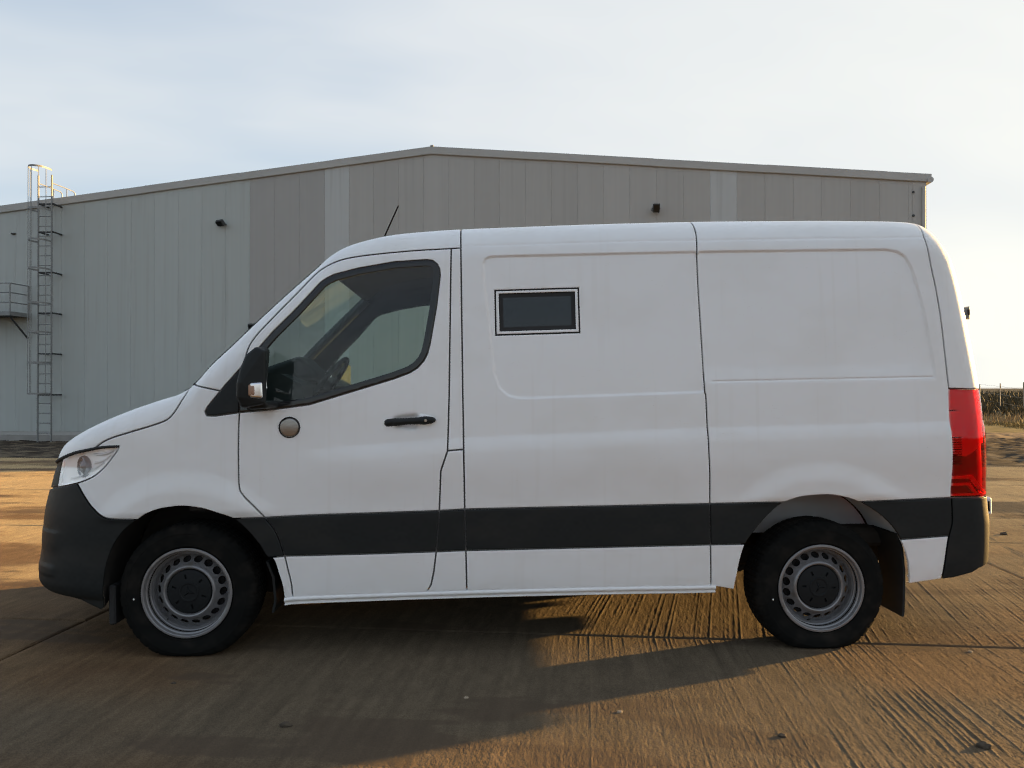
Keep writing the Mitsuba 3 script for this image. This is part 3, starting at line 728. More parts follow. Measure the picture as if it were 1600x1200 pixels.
def tufts(n, ulo, uhi, vlo, vhi, h0, h1, blades, spread, width, seed, dens=0.0):
    r = np.random.default_rng(seed)
    u, v = r.uniform(ulo, uhi, n), r.uniform(vlo, vhi, n)
    if dens:
        keep = meshkit.fbm(np.stack([u * .25, v * .25, 0 * u], -1), 3, seed) > dens
        u, v = u[keep], v[keep]
    n = len(u)
    base = yard(u, v, terrain(u, v) - .03)
    hh = r.uniform(h0, h1, n) * (.5 + meshkit.fbm(np.stack([u * .15, v * .15, 0 * u], -1), 3, seed + 1))
    P, F = [], []
    a = r.uniform(0, 2 * PI, (n, blades))
    lean = r.uniform(.05, 1.0, (n, blades)) * spread
    off = r.uniform(0, 1, (n, blades)) ** .5 * spread * .5
    hb = hh[:, None] * r.uniform(.45, 1.0, (n, blades))
    root = base[:, None] + np.stack([np.cos(a) * off, np.sin(a) * off, 0 * a], -1)
    tip = root + np.stack([np.cos(a) * lean * hb, np.sin(a) * lean * hb, hb], -1)
    b2 = r.uniform(0, 2 * PI, (n, blades))
    w = np.stack([np.cos(b2), np.sin(b2), 0 * b2], -1) * width * r.uniform(.5, 1.3, (n, blades))[..., None]
    midp = root * .45 + tip * .55 + np.stack([0 * a, 0 * a, .08 * hb], -1)
    V = np.stack([root - w * .6, root + w * .6, midp - w, midp + w, tip], 2).reshape(-1, 3)
    i = np.arange(n * blades)[:, None] * 5
    F = np.concatenate([i + [0, 1, 3], i + [0, 3, 2], i + [2, 3, 4]], 0)
    return trimesh.Trimesh(V, F, process=False)


add('grass', tufts(2600, 19, 60, 34, 42, .10, .28, 12, .7, .015, 31), 'blade_grass', kind='stuff', label='low yellow green grass strip behind the muddy ground', category='grass')
add('dry_weeds', tufts(900, 19, 62, 40, 50, .20, .60, 14, .5, .02, 32, .42), 'blade_dry', kind='stuff', label='pale dry weeds standing in front of the dark scrub', category='weeds')
add('scrub', tufts(5200, 16, 90, 44, 92, .45, 1.05, 16, .7, .045, 33, .36), 'blade_olive', kind='stuff', label='dark olive scrub along the horizon behind the wire fence', category='scrub')
L = {k: [tuple(p) for p in v] for k, v in LINES.items()}
for name, head, tail in [('bonnet', (.016, 1.45), (-.470, 1.025)), ('lamp_top', None, (-.92, .925)), ('lamp_low', None, (-.95, .80)), ('b_line', (1.419, 2.4), (1.4164, .2)), ('mid_rear', (2.66, 2.4), (2.671, .2)),
                         ('rear_line', (3.895, 2.4), (3.86, .2)), ('tail_top', (3.93, 1.2724), (4.4, 1.262)), ('tail_low', (3.92, .7052), (4.4, .701)), ('sail', (.325, 1.478), None), ('window', None, (.28, 1.43)),
                         ('a_seam', (-.02, 1.386), None), ('stripe_top', (.24, .6955), (3.09, .7063)), ('stripe_low', (.40, .494), (2.88, .4936)), ('stripe_top_rear', (3.41, .6955), (3.95, .7053)),
                         ('stripe_low_rear', (3.63, .493), (3.935, .507)), ('door_rear', (1.3700, 2.07), (1.185, .27)), ('door_front', None, (.542, .265)), ('bumper_top', None, (-.16, .69)), ('door_top', (.2928, 1.2256), (1.43, 2.0528)), ('b_cross', (1.325, 1.010), (1.425, 1.0155)), ('grille', (-.666, 1.02), (-.686, .845))]:
    L[name] = ([head] if head else []) + L[name] + ([tail] if tail else [])
L['lamp_low'][0] = L['lamp_top'][0]
for nm in ('door_front', 'window'):
    L[nm][0] = (.2928, 1.2256)
L['sail'][-1] = (.2928, 1.2256)


def smooth_line(pts, step=0.012):
    """A soft curve through the points of a shut line, kept straight where it is straight."""
    p = np.asarray(pts, float)
    k = np.r_[0, np.cumsum(np.linalg.norm(np.diff(p, axis=0), axis=1))]
    if len(p) < 4:
        return [tuple(q) for q in p]
    x = np.unique(np.r_[np.arange(0, k[-1], step), k])
    return list(zip(PchipInterpolator(k, p[:, 0])(x), PchipInterpolator(k, p[:, 1])(x)))


for nm in ('bonnet', 'lamp_top', 'lamp_low', 'arch_front', 'arch_rear', 'door_front', 'door_top', 'rear_line', 'bumper_top'):
    L[nm] = smooth_line(L[nm])
ARCH = {'front': LineString(L['arch_front']), 'rear': LineString(L['arch_rear'])}
under = [(-.6647, .3000), (-.5443, .2858), (-.4280, .2433)] + L['arch_front'] + L['sill_low'][1:-1] + L['arch_rear'] + L['rear_low'][1:]
OUT = Polygon([tuple(p) for p in CAP] + under[::-1]).buffer(0)
if isinstance(OUT, MultiPolygon):
    OUT = max(OUT.geoms, key=lambda g: g.area)
CAPEDGE = LineString(CAP)
CUTS = ['bonnet', 'lamp_top', 'lamp_low', 'grille', 'bumper_top', 'door_front', 'door_rear', 'door_top', 'b_line', 'b_cross', 'a_seam', 'sail', 'window', 'mid_rear', 'rear_line', 'tail_top', 'tail_low', 'stripe_top', 'stripe_low', 'stripe_top_rear', 'stripe_low_rear']
FACES = [f for f in polygonize(unary_union([OUT.exterior] + [LineString(L[c]) for c in CUTS])) if f.area > 1e-5 and OUT.contains(f.representative_point())]


def face(*probes):
    got = [f for f in FACES if any(f.contains(Point(p)) for p in probes)]
    return unary_union([g.buffer(1e-4, join_style=2) for g in got]).buffer(-1e-4, join_style=2)


RECESS_MID, RECESS_REAR = Polygon(L['recess_mid']).buffer(-.02).buffer(.02), Polygon(L['recess_rear']).buffer(-.02).buffer(.02)
RECESSES = unary_union([RECESS_MID.buffer(.002), RECESS_REAR.buffer(.002)])
BOWL = Polygon(L['handle_bowl'])
BOWL = BOWL.buffer(.01).buffer(-.01)


ARCH_ZONE = {k: v.buffer(.20) for k, v in ARCH.items()}


def depth_in(poly, p, s, z):
    """Distance inside a polygon, 0 outside."""
    d = np.where(shapely.contains_xy(poly, s, z), 1.0, 0.0)
    core = shapely.contains_xy(poly.buffer(-.035), s, z)
    band = (d > 0) & ~core
    d[band] = shapely.distance(p[band], poly.boundary)
    return d


def side(s, z):
    """The whole side surface: half width with its stampings."""
    s, z = np.asarray(s, float), np.asarray(z, float)
    p = shapely.points(s, z)
    y = base_side(s, z)
    zs = np.interp(s, [.55, 1.0, 1.3, 1.66, 2.65, 3.9], [1.03, 1.050, 1.068, 1.0775, 1.096, 1.099])
    x = np.clip((zs - z) / .085, 0, 1)
    y = y + .0125 * x * (2 - x) * sstep(.45, 1.0, s) * sstep(.72, .95, z)                  # shoulder line
    for k in ('front', 'rear'):
        d = np.full(s.shape, 9.0)
        close = shapely.contains_xy(ARCH_ZONE[k], s, z)
        d[close] = shapely.distance(p[close], ARCH[k])
        y = y + .017 * (1 - sstep(.058, .185, d)) * sstep(.68, .74, z)                       # wheel arch flares
    y = y - .0105 * sstep(0, .015, depth_in(RECESSES, p, s, z)) * np.where(s > 2.66, sstep(1.30, 1.42, z), .72 + .28 * sstep(1.45, 1.65, z))     # panel stampings
    y = y + .003 * np.exp(-((z - np.interp(s, [1.4, 2.3, 3.9], [2.062, 2.076, 2.077])) / .0055) ** 2) * -1.0 * sstep(1.38, 1.42, s)   # gutter seam
    y = y + .007 * (sstep(.402, .412, z) - sstep(.446, .470, z)) * sstep(-.66, -.72, s) + .006 * sstep(.640, .628, z) * sstep(.50, .58, z) * sstep(-.62, -.70, s)   # folds of the bumper corner
    line = 1.334 - z
    y = y - .0050 * np.exp(-(line / .0036) ** 2) * sstep(2.695, 2.71, s) * sstep(3.872, 3.86, s)
    y = y - .024 * sstep(0, .022, depth_in(BOWL, p, s, z))                                  # hand recess of the door
    return y


ROLL = []
for _d in (.0008, .0025, .005, .009, .014, .020, .028, .038, .050, .064, .080, .098, .120, .15, .19, .24):
    _a = np.asarray(OUT.buffer(-_d).exterior.segmentize(.018).coords)
    ROLL.append(_a[shapely.distance(shapely.points(_a), CAPEDGE) < _d * 1.05 + 1e-6])
ROLL = np.vstack(ROLL)

FEATURES = []                            # extra vertices along the crisp stampings
_ss = np.arange(2.69, 3.88, .010)
for _o in (-.0075, -.0045, -.0028, -.0014, 0, .0014, .0028, .0045, .0075):
    FEATURES.append(np.stack([_ss, 1.334 + _o + 0 * _ss], 1))
_ss = np.arange(1.40, 3.92, .010)
for _o in (-.010, -.006, -.003, 0, .003, .006, .010):
    FEATURES.append(np.stack([_ss, np.interp(_ss, [1.4, 2.3, 3.9], [2.062, 2.076, 2.077]) + _o], 1))
for _r in (RECESS_MID, RECESS_REAR):
    for _o in (.001, -.0005, -.003, -.006, -.009, -.012, -.015, -.018):
        _q = _r.buffer(.002 + _o)
        FEATURES.append(np.asarray(_q.exterior.segmentize(.010).coords))
FEATURES = np.vstack(FEATURES)


def mesh_side(poly, off=0.0, step=0.011, bevel=0.0013, rim=0.014, surface=None, lip=True):
    """Triangulate a region of the side (s, z) and lay it on the surface; its edges are chamfered and turned inwards."""
    surf = surface or side
    polys = list(poly.geoms) if hasattr(poly, 'geoms') else [poly]
    meshes = []
    for pg in polys:
        if pg.area < 1e-5:
            continue
        pg = shapely.geometry.polygon.orient(pg)
        rings = [pg.exterior] + list(pg.interiors)
        pts, loops = [], []
        for r in rings:
            c = np.asarray(r.segmentize(min(step, .010)).coords)[:-1]
            loops.append((len(pts), len(c)))
            pts += [tuple(q) for q in c]
        nb = len(pts)
        extra = []
        for d in ([.0016, .0034, .0050] if bevel else []):
            q = pg.buffer(-d)
            for g in (q.geoms if hasattr(q, 'geoms') else [q]):
                if g.area > 0:
                    for r in [g.exterior] + list(g.interiors):
                        extra += [tuple(v) for v in np.asarray(r.segmentize(step).coords)[:-1]]
        x0, y0, x1, y1 = pg.bounds
        if step < .02:
            fm = FEATURES[(FEATURES[:, 0] > x0) & (FEATURES[:, 0] < x1) & (FEATURES[:, 1] > y0) & (FEATURES[:, 1] < y1)]
            extra += [tuple(v) for v in fm]
        near = ROLL[(ROLL[:, 0] > x0) & (ROLL[:, 0] < x1) & (ROLL[:, 1] > y0) & (ROLL[:, 1] < y1)]
        extra += [tuple(v) for v in near]
        gx, gy = np.meshgrid(np.arange(x0, x1 + step, step), np.arange(y0, y1 + step * .866, step * .866))
        gx = gx + (np.arange(len(gx)) % 2)[:, None] * step / 2
        grid = np.stack([gx.ravel(), gy.ravel()], 1)
        inner = pg.buffer(-(.0062 if bevel else .003))
        grid = grid[shapely.contains_xy(inner, grid[:, 0], grid[:, 1])]
        if extra:
            ex = np.array(extra)
            ex = ex[shapely.contains_xy(pg.buffer(-.0007), ex[:, 0], ex[:, 1])]
            allp = np.vstack([np.array(pts), ex, grid])
        else:
            allp = np.vstack([np.array(pts), grid])
        _, uq = np.unique(np.round(allp, 5), axis=0, return_index=True)
        keep = np.zeros(len(allp), bool)
        keep[uq] = True
        keep[:nb] = True
        idx = np.where(keep)[0]
        allp = allp[idx]
        tri = Delaunay(allp).simplices
        cen = allp[tri].mean(1)
        tri = tri[shapely.contains_xy(pg.buffer(1e-6), cen[:, 0], cen[:, 1])]
        a2 = allp[tri]
        area = (a2[:, 1, 0] - a2[:, 0, 0]) * (a2[:, 2, 1] - a2[:, 0, 1]) - (a2[:, 2, 0] - a2[:, 0, 0]) * (a2[:, 1, 1] - a2[:, 0, 1])
        tri = tri[np.abs(area) > 1e-10]
        area = area[np.abs(area) > 1e-10]
        tri[area < 0] = tri[area < 0][:, ::-1]
        y = surf(allp[:, 0], allp[:, 1]) + off
        pp = shapely.points(allp)
        oncap = np.zeros(len(allp), bool)
        oncap[:nb] = shapely.distance(pp[:nb], CAPEDGE) < 2e-3
        if bevel:
            edge = unary_union([LineString(r.coords) for r in rings])
            edge = edge.difference(CAPEDGE.buffer(.004))
            rimzone = ~shapely.contains_xy(pg.buffer(-.0055), allp[:, 0], allp[:, 1])
            d = np.full(len(allp), 1.0)
            d[rimzone] = shapely.distance(pp[rimzone], edge)
            y = y - bevel * np.clip(1 - d / .0050, 0, 1) ** 2
        v = np.stack([allp[:, 0], y, allp[:, 1]], 1)
        f = tri
        if rim:
            vs, fs = [v], [f]
            n0 = len(v)
            for (st, ln) in loops:
                ids = np.arange(st, st + ln)
                low = v[ids] - [0, rim, 0]
                vs.append(low)
                j = np.arange(ln)
                k = (j + 1) % ln
                ok = ~(oncap[ids[j]] & oncap[ids[k]])
                top0, top1, b0, b1 = ids[j][ok], ids[k][ok], n0 + j[ok], n0 + k[ok]
                fs += [np.stack([top0, b0, b1], 1), np.stack([top0, b1, top1], 1)]
                n0 += ln
            v, f = np.vstack(vs), np.vstack(fs)
        meshes.append(trimesh.Trimesh(v, f, process=False))
    return cat(meshes) if meshes else None


def mirrored(m):
    w = m.copy()
    w.vertices = np.asarray(w.vertices) * [1, -1, 1]
    w.invert()
    return w


# the surfaces between the two sides: bumper, grille, bonnet, windscreen, roof, rear doors
_tan = np.gradient(CAP, axis=0)
_tan /= np.linalg.norm(_tan, axis=1, keepdims=True)
for _ in range(6):
    _tan = np.vstack([_tan[:1], (_tan[:-2] + 2 * _tan[1:-1] + _tan[2:]) / 4, _tan[-1:]])
CAPN = np.stack([-_tan[:, 1], _tan[:, 0]], 1)
CAPN /= np.linalg.norm(CAPN, axis=1, keepdims=True)
CAPU = np.r_[0, np.cumsum(np.linalg.norm(np.diff(CAP, axis=0), axis=1))]


def at_cap(s, z):
    return float(CAPU[np.argmin((CAP[:, 0] - s) ** 2 + (CAP[:, 1] - z) ** 2)])


U_LAMP, U_NOSE, U_HOODB, U_SCR0, U_SCR1 = at_cap(-.81, .85), at_cap(-.785, .955), at_cap(-.07, 1.295), at_cap(.0221, 1.3653), at_cap(.6672, 1.986)
U_RB, U_RR, U_R2, U_R1, U_END = at_cap(4.172, .703), at_cap(4.0, 2.12), at_cap(2.66, 2.208), at_cap(1.419, 2.182), CAPU[-1]
CROWN = PchipInterpolator([0, .3, U_LAMP, U_NOSE, U_NOSE + .15, U_NOSE + .45, U_HOODB, U_SCR0 + .1, U_SCR1 - .1, U_SCR1 + .25, U_R1, U_R2, U_RR - .2, U_RR + .3, U_RB, U_END], [.13, .15, .15, .15, .11, .06, .055, .055, .055, .055, .065, .065, .055, .035, .04, .05])


def cap_point(u, v, off=0.0):
    u, v = np.asarray(u, float), np.asarray(v, float)
    s, z = np.interp(u, CAPU, CAP[:, 0]), np.interp(u, CAPU, CAP[:, 1])
    n0, n1 = np.interp(u, CAPU, CAPN[:, 0]), np.interp(u, CAPU, CAPN[:, 1])
    ye = base_side(s, z)
    h = CROWN(u) * (1 - v * v) + off
    return np.stack([s + n0 * h, v * ye, z + n1 * h], -1)


def mesh_cap(u0, u1, v0=-1.0, v1=1.0, off=0.0, rim=0.014, nu=None, nv=49):
    nu = nu or max(4, int((u1 - u0) / .012))
    U, V = np.meshgrid(np.linspace(u0, u1, nu), np.sin(np.linspace(-1, 1, nv) * PI / 2) * (v1 - v0) / 2 + (v1 + v0) / 2, indexing='ij')
    p = cap_point(U, V, off)
    v = p.reshape(-1, 3)
    i = np.arange(nu * nv).reshape(nu, nv)
    q = np.stack([i[:-1, :-1], i[1:, :-1], i[1:, 1:], i[:-1, 1:]], -1).reshape(-1, 4)
    f = np.vstack([q[:, [0, 2, 1]], q[:, [0, 3, 2]]])
    vs, fs, n0 = [v], [f], len(v)
    if rim:
        for row in (0, nu - 1):
            low = cap_point(U[row], V[row], off - rim)
            vs.append(low)
            a, b, c, d = i[row, :-1], i[row, 1:], n0 + np.arange(nv - 1), n0 + np.arange(1, nv)
            fs += [np.stack([a, c, d], 1), np.stack([a, d, b], 1)] if row == 0 else [np.stack([a, d, c], 1), np.stack([a, b, d], 1)]
            n0 += nv
    return trimesh.Trimesh(np.vstack(vs), np.vstack(fs), process=False)


def at_side(s, z, off=0.0):
    return np.array([s, float(side(np.array([s]), np.array([z]))[0]) + off, z])


GAP = .0043
VAN = thing('panel_van', 'white panel van with a black side stripe parked on the concrete yard', 'van')


def vput(name, m, material, parent=VAN, smooth=32, frame=None, both=False, **props):
    k = add(name, to_world(m, frame), material, parent, smooth=smooth, **props)
    if both:
        add(name, to_world(mirrored(m), frame), material, parent, smooth=smooth)
    return k


def panel(name, probes, material, parent=VAN, gap=GAP, off=0.0, holes=None, caps=(), both=True, smooth=32, rim=.014, **props):
    pg = face(*probes).buffer(-gap, join_style=2)
    lines = unary_union([LineString(L[c]) for c in CUTS]).buffer(gap, join_style=2)
    pg = unary_union([pg, face(*probes).intersection(CAPEDGE.buffer(.012)).buffer(-1e-5).difference(lines)])   # where the panel rolls over the top it goes on, no gap
    pg = pg.buffer(-2e-4, join_style=2).buffer(2e-4, join_style=2).intersection(OUT)
    pg = max(pg.geoms, key=lambda g: g.area) if hasattr(pg, 'geoms') else pg
    if holes is not None:
        pg = pg.difference(holes)
    m = mesh_side(pg, off, rim=rim)
    far = mirrored(m)
    if caps:
        return vput(name, cat([m, far] + list(caps)), material, parent, smooth=smooth, **props)
    return vput(name, m, material, parent, smooth=smooth, both=both, **props)


C = .0036
panel('bonnet', [(-.2, 1.2)], 'white_paint', caps=[mesh_cap(U_NOSE + C, U_HOODB - C)])
panel('fender', [(0, 1.0)], 'white_paint')
panel('fender_sill', [(.50, .42)], 'white_paint')
panel('fender_trim', [(.42, .62)], 'black_trim', off=.004)
panel('front_bumper', [(-.6, .5)], 'black_trim', caps=[mesh_cap(0, U_LAMP - C)], off=.002)
panel('grille', [(-.78, .90)], 'black_trim', caps=[mesh_cap(U_LAMP + C, U_NOSE - C, off=-.012)], off=-.004)
GR = VAN + '__grille'
for q in (.18, .42, .66, .88):
    uq = U_LAMP + (U_NOSE - U_LAMP) * q
    vput('grille_bar', mesh_cap(uq - .008, uq + .008, -.80, .80, off=.002, nu=4), 'black_trim', parent=GR)
panel('front_roof', [(.25, 1.5)], 'white_paint', caps=[mesh_cap(U_SCR1 + C, U_R1 - C)])
panel('mirror_sail', [(.2, 1.28)], 'black_trim', off=.003)
WINDOW = face((.9, 1.6))
GLASS = WINDOW.buffer(-.034).buffer(-.02).buffer(.02)
for far_side in (False, True):
    fl = mirrored if far_side else (lambda m: m)
    door = key_for(VAN + '__front_door')
    pg = face((.8, 1.1)).buffer(-GAP, join_style=2)
    scene[door] = mikit.ply(to_world(fl(mesh_side(pg))), 'white_paint', smooth=32)
    d = dict(parent=door)
    vput('window_frame', fl(mesh_side(WINDOW.buffer(-.002).difference(GLASS), off=-.002, bevel=.002)), 'gloss_black', **d)
    vput('window_pane', fl(mesh_side(GLASS.buffer(.004), off=-.007, bevel=0, rim=0)), 'tinted_glass', **d)
    vput('side_stripe', fl(mesh_side(face((.9, .6)).buffer(-GAP, join_style=2), off=.004)), 'black_trim', **d)
    vput('lower_panel', fl(mesh_side(face((.9, .4)).buffer(-GAP, join_style=2))), 'white_paint', **d)
    # handle: a black bar over the hand recess, white cap behind it, key lock
    hs = [(1.036, 1.1570, .0205), (1.075, 1.1605, .0195), (1.13, 1.1630, .0165), (1.185, 1.1650, .0170), (1.225, 1.1662, .0215), (1.256, 1.1672, .0165), (1.268, 1.1674, .010)]
    bar = rounded_hull([(at_side(s, z, -.006 if i == 0 else .018) * 1.0, r) for i, (s, z, r) in enumerate(hs[:2])])
    for a, b in zip(hs[1:-1], hs[2:]):
        bar = cat([bar, rounded_hull([(np.array([a[0], HALF(a[1]) + .014, a[1]]), a[2]), (np.array([b[0], HALF(b[1]) + .014, b[1]]), b[2])])])
    hk = vput('handle', fl(bar), 'black_trim', smooth=40, **d)
    cap = rounded_hull([(np.array([1.205, HALF(1.18) - .012, 1.184]), .020), (np.array([1.245, HALF(1.18) - .014, 1.178]), .018), (np.array([1.200, HALF(1.17) - .014, 1.170]), .018)])
    vput('handle_cover', fl(cap), 'white_paint', smooth=40, **d)
    lock = lathe([(0, .006), (.006, .006), (.0072, .004), (.0072, -.004)], 24)
    lock.vertices = np.asarray(lock.vertices)[:, [0, 2, 1]] + [1.228, HALF(1.166) + .0335, 1.1665]
    lock.invert()
    vput('lock', fl(lock), 'lamp_chrome', smooth=40, parent=hk) if False else vput('lock', fl(lock), 'lamp_chrome', smooth=40, **d)
    if not far_side:
        c0 = at_side(.5423, 1.1453)
        ring = lathe([(.047, .002), (.049, .007), (.0525, .007), (.0535, .004), (.0535, -.004)], 64)
        plug = lathe([(0, .0075), (.040, .0068), (.0455, .0045), (.0468, .0)], 64)
        for nm, g, mm in (('gun_port_ring', ring, 'rubber_seal'), ('gun_port_plug', plug, 'steel_brushed')):
            g.vertices = np.asarray(g.vertices)[:, [0, 2, 1]] + c0
            g.invert()
            vput(nm, g, mm, smooth=30, **d)
panel('door_pillar', [(1.38, 1.5)], 'white_paint')
panel('door_pillar_lower', [(1.35, .85)], 'white_paint')
panel('side_stripe', [(1.35, .6)], 'black_trim', off=.004)
panel('lower_panel', [(1.33, .4)], 'white_paint')
GUN = Polygon(L['gun_window'])
panel('side_panel', [(2, 1)], 'white_paint', caps=[mesh_cap(U_R1 + C, U_R2 - C)], holes=GUN.buffer(.001))
panel('side_stripe', [(2, .6)], 'black_trim', off=.004)
panel('lower_panel', [(2, .4)], 'white_paint')
panel('rear_panel', [(3.3, 1.5)], 'white_paint', caps=[mesh_cap(U_R2 + C, U_RR - .08 - C)])
panel('side_stripe', [(2.75, .6)], 'black_trim', off=.004)
panel('lower_panel', [(2.72, .4)], 'white_paint')
panel('side_stripe', [(3.75, .6)], 'black_trim', off=.004)
panel('lower_panel', [(3.78, .4)], 'white_paint')
panel('rear_door', [(4.0, 1.7)], 'white_paint', caps=[mesh_cap(U_RR - .08 + C, at_cap(4.151, 1.27) - C, -1, 1), mesh_cap(at_cap(4.151, 1.27) + C, U_RB - C, -.80, .80)])
panel('rear_bumper', [(4.05, .5)], 'black_trim', caps=[mesh_cap(U_RB + C, U_END, off=.0)], off=.004)

# armoured window in both sides of the load space
GUN_IN = Polygon(L['gun_window_in'])
gw = vput('armoured_window', mesh_side(GUN_IN.buffer(.001), off=-.010, bevel=0, rim=0), 'dark_glass')
gw2 = vput('armoured_window', mirrored(mesh_side(GUN_IN.buffer(.001), off=-.010, bevel=0, rim=0)), 'dark_glass')
for k, fl in ((gw, lambda m: m), (gw2, mirrored)):
    vput('gasket', fl(mesh_side(GUN.difference(GUN.buffer(-.0065)), off=-.003, bevel=0)), 'rubber_seal', parent=k)
    vput('window_frame', fl(mesh_side(GUN.buffer(-.008, join_style=2).difference(GUN_IN), off=.002)), 'white_paint', parent=k)
    inset = GUN_IN.buffer(-.022, join_style=2)
    vput('inner_border', fl(mesh_side(GUN_IN.difference(inset), off=-.0085, bevel=0, rim=0)), 'rubber_seal', parent=k)

# sills: a rolled ledge under the doors
def sweep(profile, path):
    """Sweep a (t, z) section along points (s, dt, dz)."""
    pr, n = np.asarray(profile, float), len(profile)
    v = np.vstack([np.stack([np.full(n, s), pr[:, 0] + dt, pr[:, 1] + dz], 1) for s, dt, dz in path])
    f = []
    for i in range(len(path) - 1):
        for j in range(n - 1):
            a, b, c, d = i * n + j, i * n + j + 1, (i + 1) * n + j + 1, (i + 1) * n + j
            f += [[a, b, c], [a, c, d]]
    return trimesh.Trimesh(v, f, process=False)


sec = [(.955, .300), (.979, .2905), (.9855, .2865), (.9875, .281), (.9865, .275), (.981, .269), (.972, .266), (.969, .262), (.974, .258), (.975, .254), (.971, .2505), (.955, .249), (.90, .249)]
zed = PchipInterpolator([.49, .54, .87, 1.22, 1.41, 2.2, 2.67, 2.70], [-.006, .0, .0032, .005, .005, .0, -.006, -.006])
vput('sill', sweep(sec, [(s, 0, float(zed(s))) for s in np.linspace(.497, 2.695, 60)]), 'white_paint', both=True, smooth=35)
sec2 = [(.95, .30), (.972, .285), (.975, .275), (.968, .268), (.94, .264)]
vput('rear_sill', sweep(sec2, [(3.715, 0, 0), (3.88, -.004, .016)]), 'white_paint', both=True, smooth=35)

# lamps
lamp = face((-.5, .97))
tail = face((4.05, 1.0))
for fl, tag in ((lambda m: m, 0), (mirrored, 1)):
    hl = vput('headlight', fl(mesh_side(lamp.buffer(-.004), off=.0, bevel=0, rim=0)), 'clear_lens')
    vput('housing', fl(mesh_side(lamp.buffer(-.003), off=-.030, bevel=0, rim=0)), 'lamp_white', parent=hl)
    rimline = np.array(lamp.buffer(-.005).exterior.coords)
    vput('housing_edge', fl(mesh_side(lamp.buffer(-.0035).difference(lamp.buffer(-.0050)), off=-.001, bevel=0, rim=.030)), 'lamp_white', parent=hl)
    seal = np.array([at_side(s, z, .001) for s, z in L['lamp_top'] if s > -.80])
    vput('seal', fl(tube(seal, np.linspace(.0065, .010, len(seal)), 8)), 'rubber_seal', parent=hl, smooth=50)
    bc = at_side(-.520, .965, -.026)
    bowl = lathe([(.040, .010), (.045, .016), (.051, .012), (.053, 0), (.053, -.02)], 40)
    lens = lathe([(0, .020), (.014, .018), (.028, .011), (.040, .0)], 40)
    for nm, g, mm in (('projector_ring', bowl, 'lamp_grey'), ('projector_lens', lens, 'lamp_grey')):
        g.vertices = np.asarray(g.vertices)[:, [0, 2, 1]] * [.85, 1, 1.05]
        r = trimesh.transformations.rotation_matrix(math.radians(38), [0, 0, 1])[:3, :3]
        g.vertices = np.asarray(g.vertices) @ r.T + bc
        g.invert()
        vput(nm, fl(g), mm, parent=hl, smooth=40)
    for (a, b) in (((-.335, 1.052), (-.455, 1.030)), ((-.345, 1.035), (-.450, .985)), ((-.40, .985), (-.600, .900))):
        pts = [at_side(a[0] + (b[0] - a[0]) * q, a[1] + (b[1] - a[1]) * q - .012 * math.sin(PI * q), -.024) for q in np.linspace(0, 1, 9)]
        vput('light_guide', fl(tube(pts, .006, 8)), 'lamp_chrome', parent=hl, smooth=50)
    tl = vput('tail_light', fl(cat([mesh_side(tail.buffer(-.004).union(tail.intersection(CAPEDGE.buffer(.01))).intersection(tail.buffer(-.0001)), off=.001, bevel=0, rim=0), mesh_cap(at_cap(4.151, 1.268) + .006, U_RB - .006, .815, 1.0, off=.001, rim=0, nv=9)])), 'red_lens', label='red tail light cluster on the near rear corner' if not tag else 'red tail light cluster on the far rear corner')
    s0, s1 = 3.93, 4.20
    def zone(poly, off, material, nm):
        g = poly.intersection(tail.buffer(-.004))
        m = mesh_side(g, off=off, bevel=0, rim=.02, surface=lambda s, z: HALF(z) - roundoff(rear_of(z) - s, .13, .09))
        vput(nm, fl(m), material, parent=tl)
    zone(sbox(s0, .98, s1, 1.3).union(Polygon([(s0, 1.0), (4.13, 1.0), (4.10, .955), (4.03, .915), (s0, .930)])).difference(sbox(3.90, 1.154, 4.005, 1.160)), -.022, 'reflector_bright', 'upper_reflector')
    zone(sbox(s0, .70, s1, .985), -.040, 'reflector_dim', 'lower_reflector')
    for i in range(12):
        zone(sbox(3.945, .925 + .0125 * i - .05, 4.01 - .0015 * i * 0, .930 + .0125 * i - .05), -.020, 'reflector_dark', 'rib')
    zone(Polygon([(3.93, .800), (4.05, .800), (4.095, .745), (4.14, .722), (4.14, .735), (4.105, .758), (4.062, .815), (3.93, .815)]), -.012, 'reflector_bright', 'light_band')
    zone(Polygon([(3.93, .765), (4.035, .765), (4.07, .725), (4.085, .725), (4.045, .778), (3.93, .778)]), -.012, 'reflector_bright', 'light_band')
    zone(sbox(3.93, .712, 4.18, .722), -.012, 'reflector_bright', 'light_band')

# windscreen, cowl, wiper and seal
vput('windscreen', mesh_cap(U_SCR0 + .02, at_cap(.40, 1.74), off=-.004, rim=0), 'sun_band_glass')
vput('sun_band', mesh_cap(at_cap(.40, 1.74), U_SCR1 - .01, off=-.004, rim=0), 'windscreen_band')
vput('cowl', mesh_cap(U_HOODB + .002, U_SCR0 + .024, off=-.022, rim=.02), 'black_trim')
uu = np.linspace(U_SCR0 - .005, U_SCR1 + .01, 60)
for sg in (1, -1):
    vput('pillar_trim', tube(cap_point(uu, np.full(60, .955 * sg), -.036), .030, 10), 'cab_dark', smooth=50)
    vput('windscreen_seal', tube(cap_point(uu, np.full(60, .985 * sg), .003), .0085, 8), 'rubber_seal', smooth=50)
    vput('bonnet_hinge_cover', rounded_hull([((-.010, .865 * sg, 1.335), .012), ((.018, .868 * sg, 1.352), .009), ((-.030, .872 * sg, 1.292), .008)]), 'rubber_seal', smooth=40)
    vput('wiper', tube([(-.02, .10 + .5 * sg, 1.385), (.012, .05 + .3 * sg, 1.418), (.045, -.2 + .3 * sg, 1.445)], [.009, .007, .006], 8), 'rubber_seal', smooth=50)
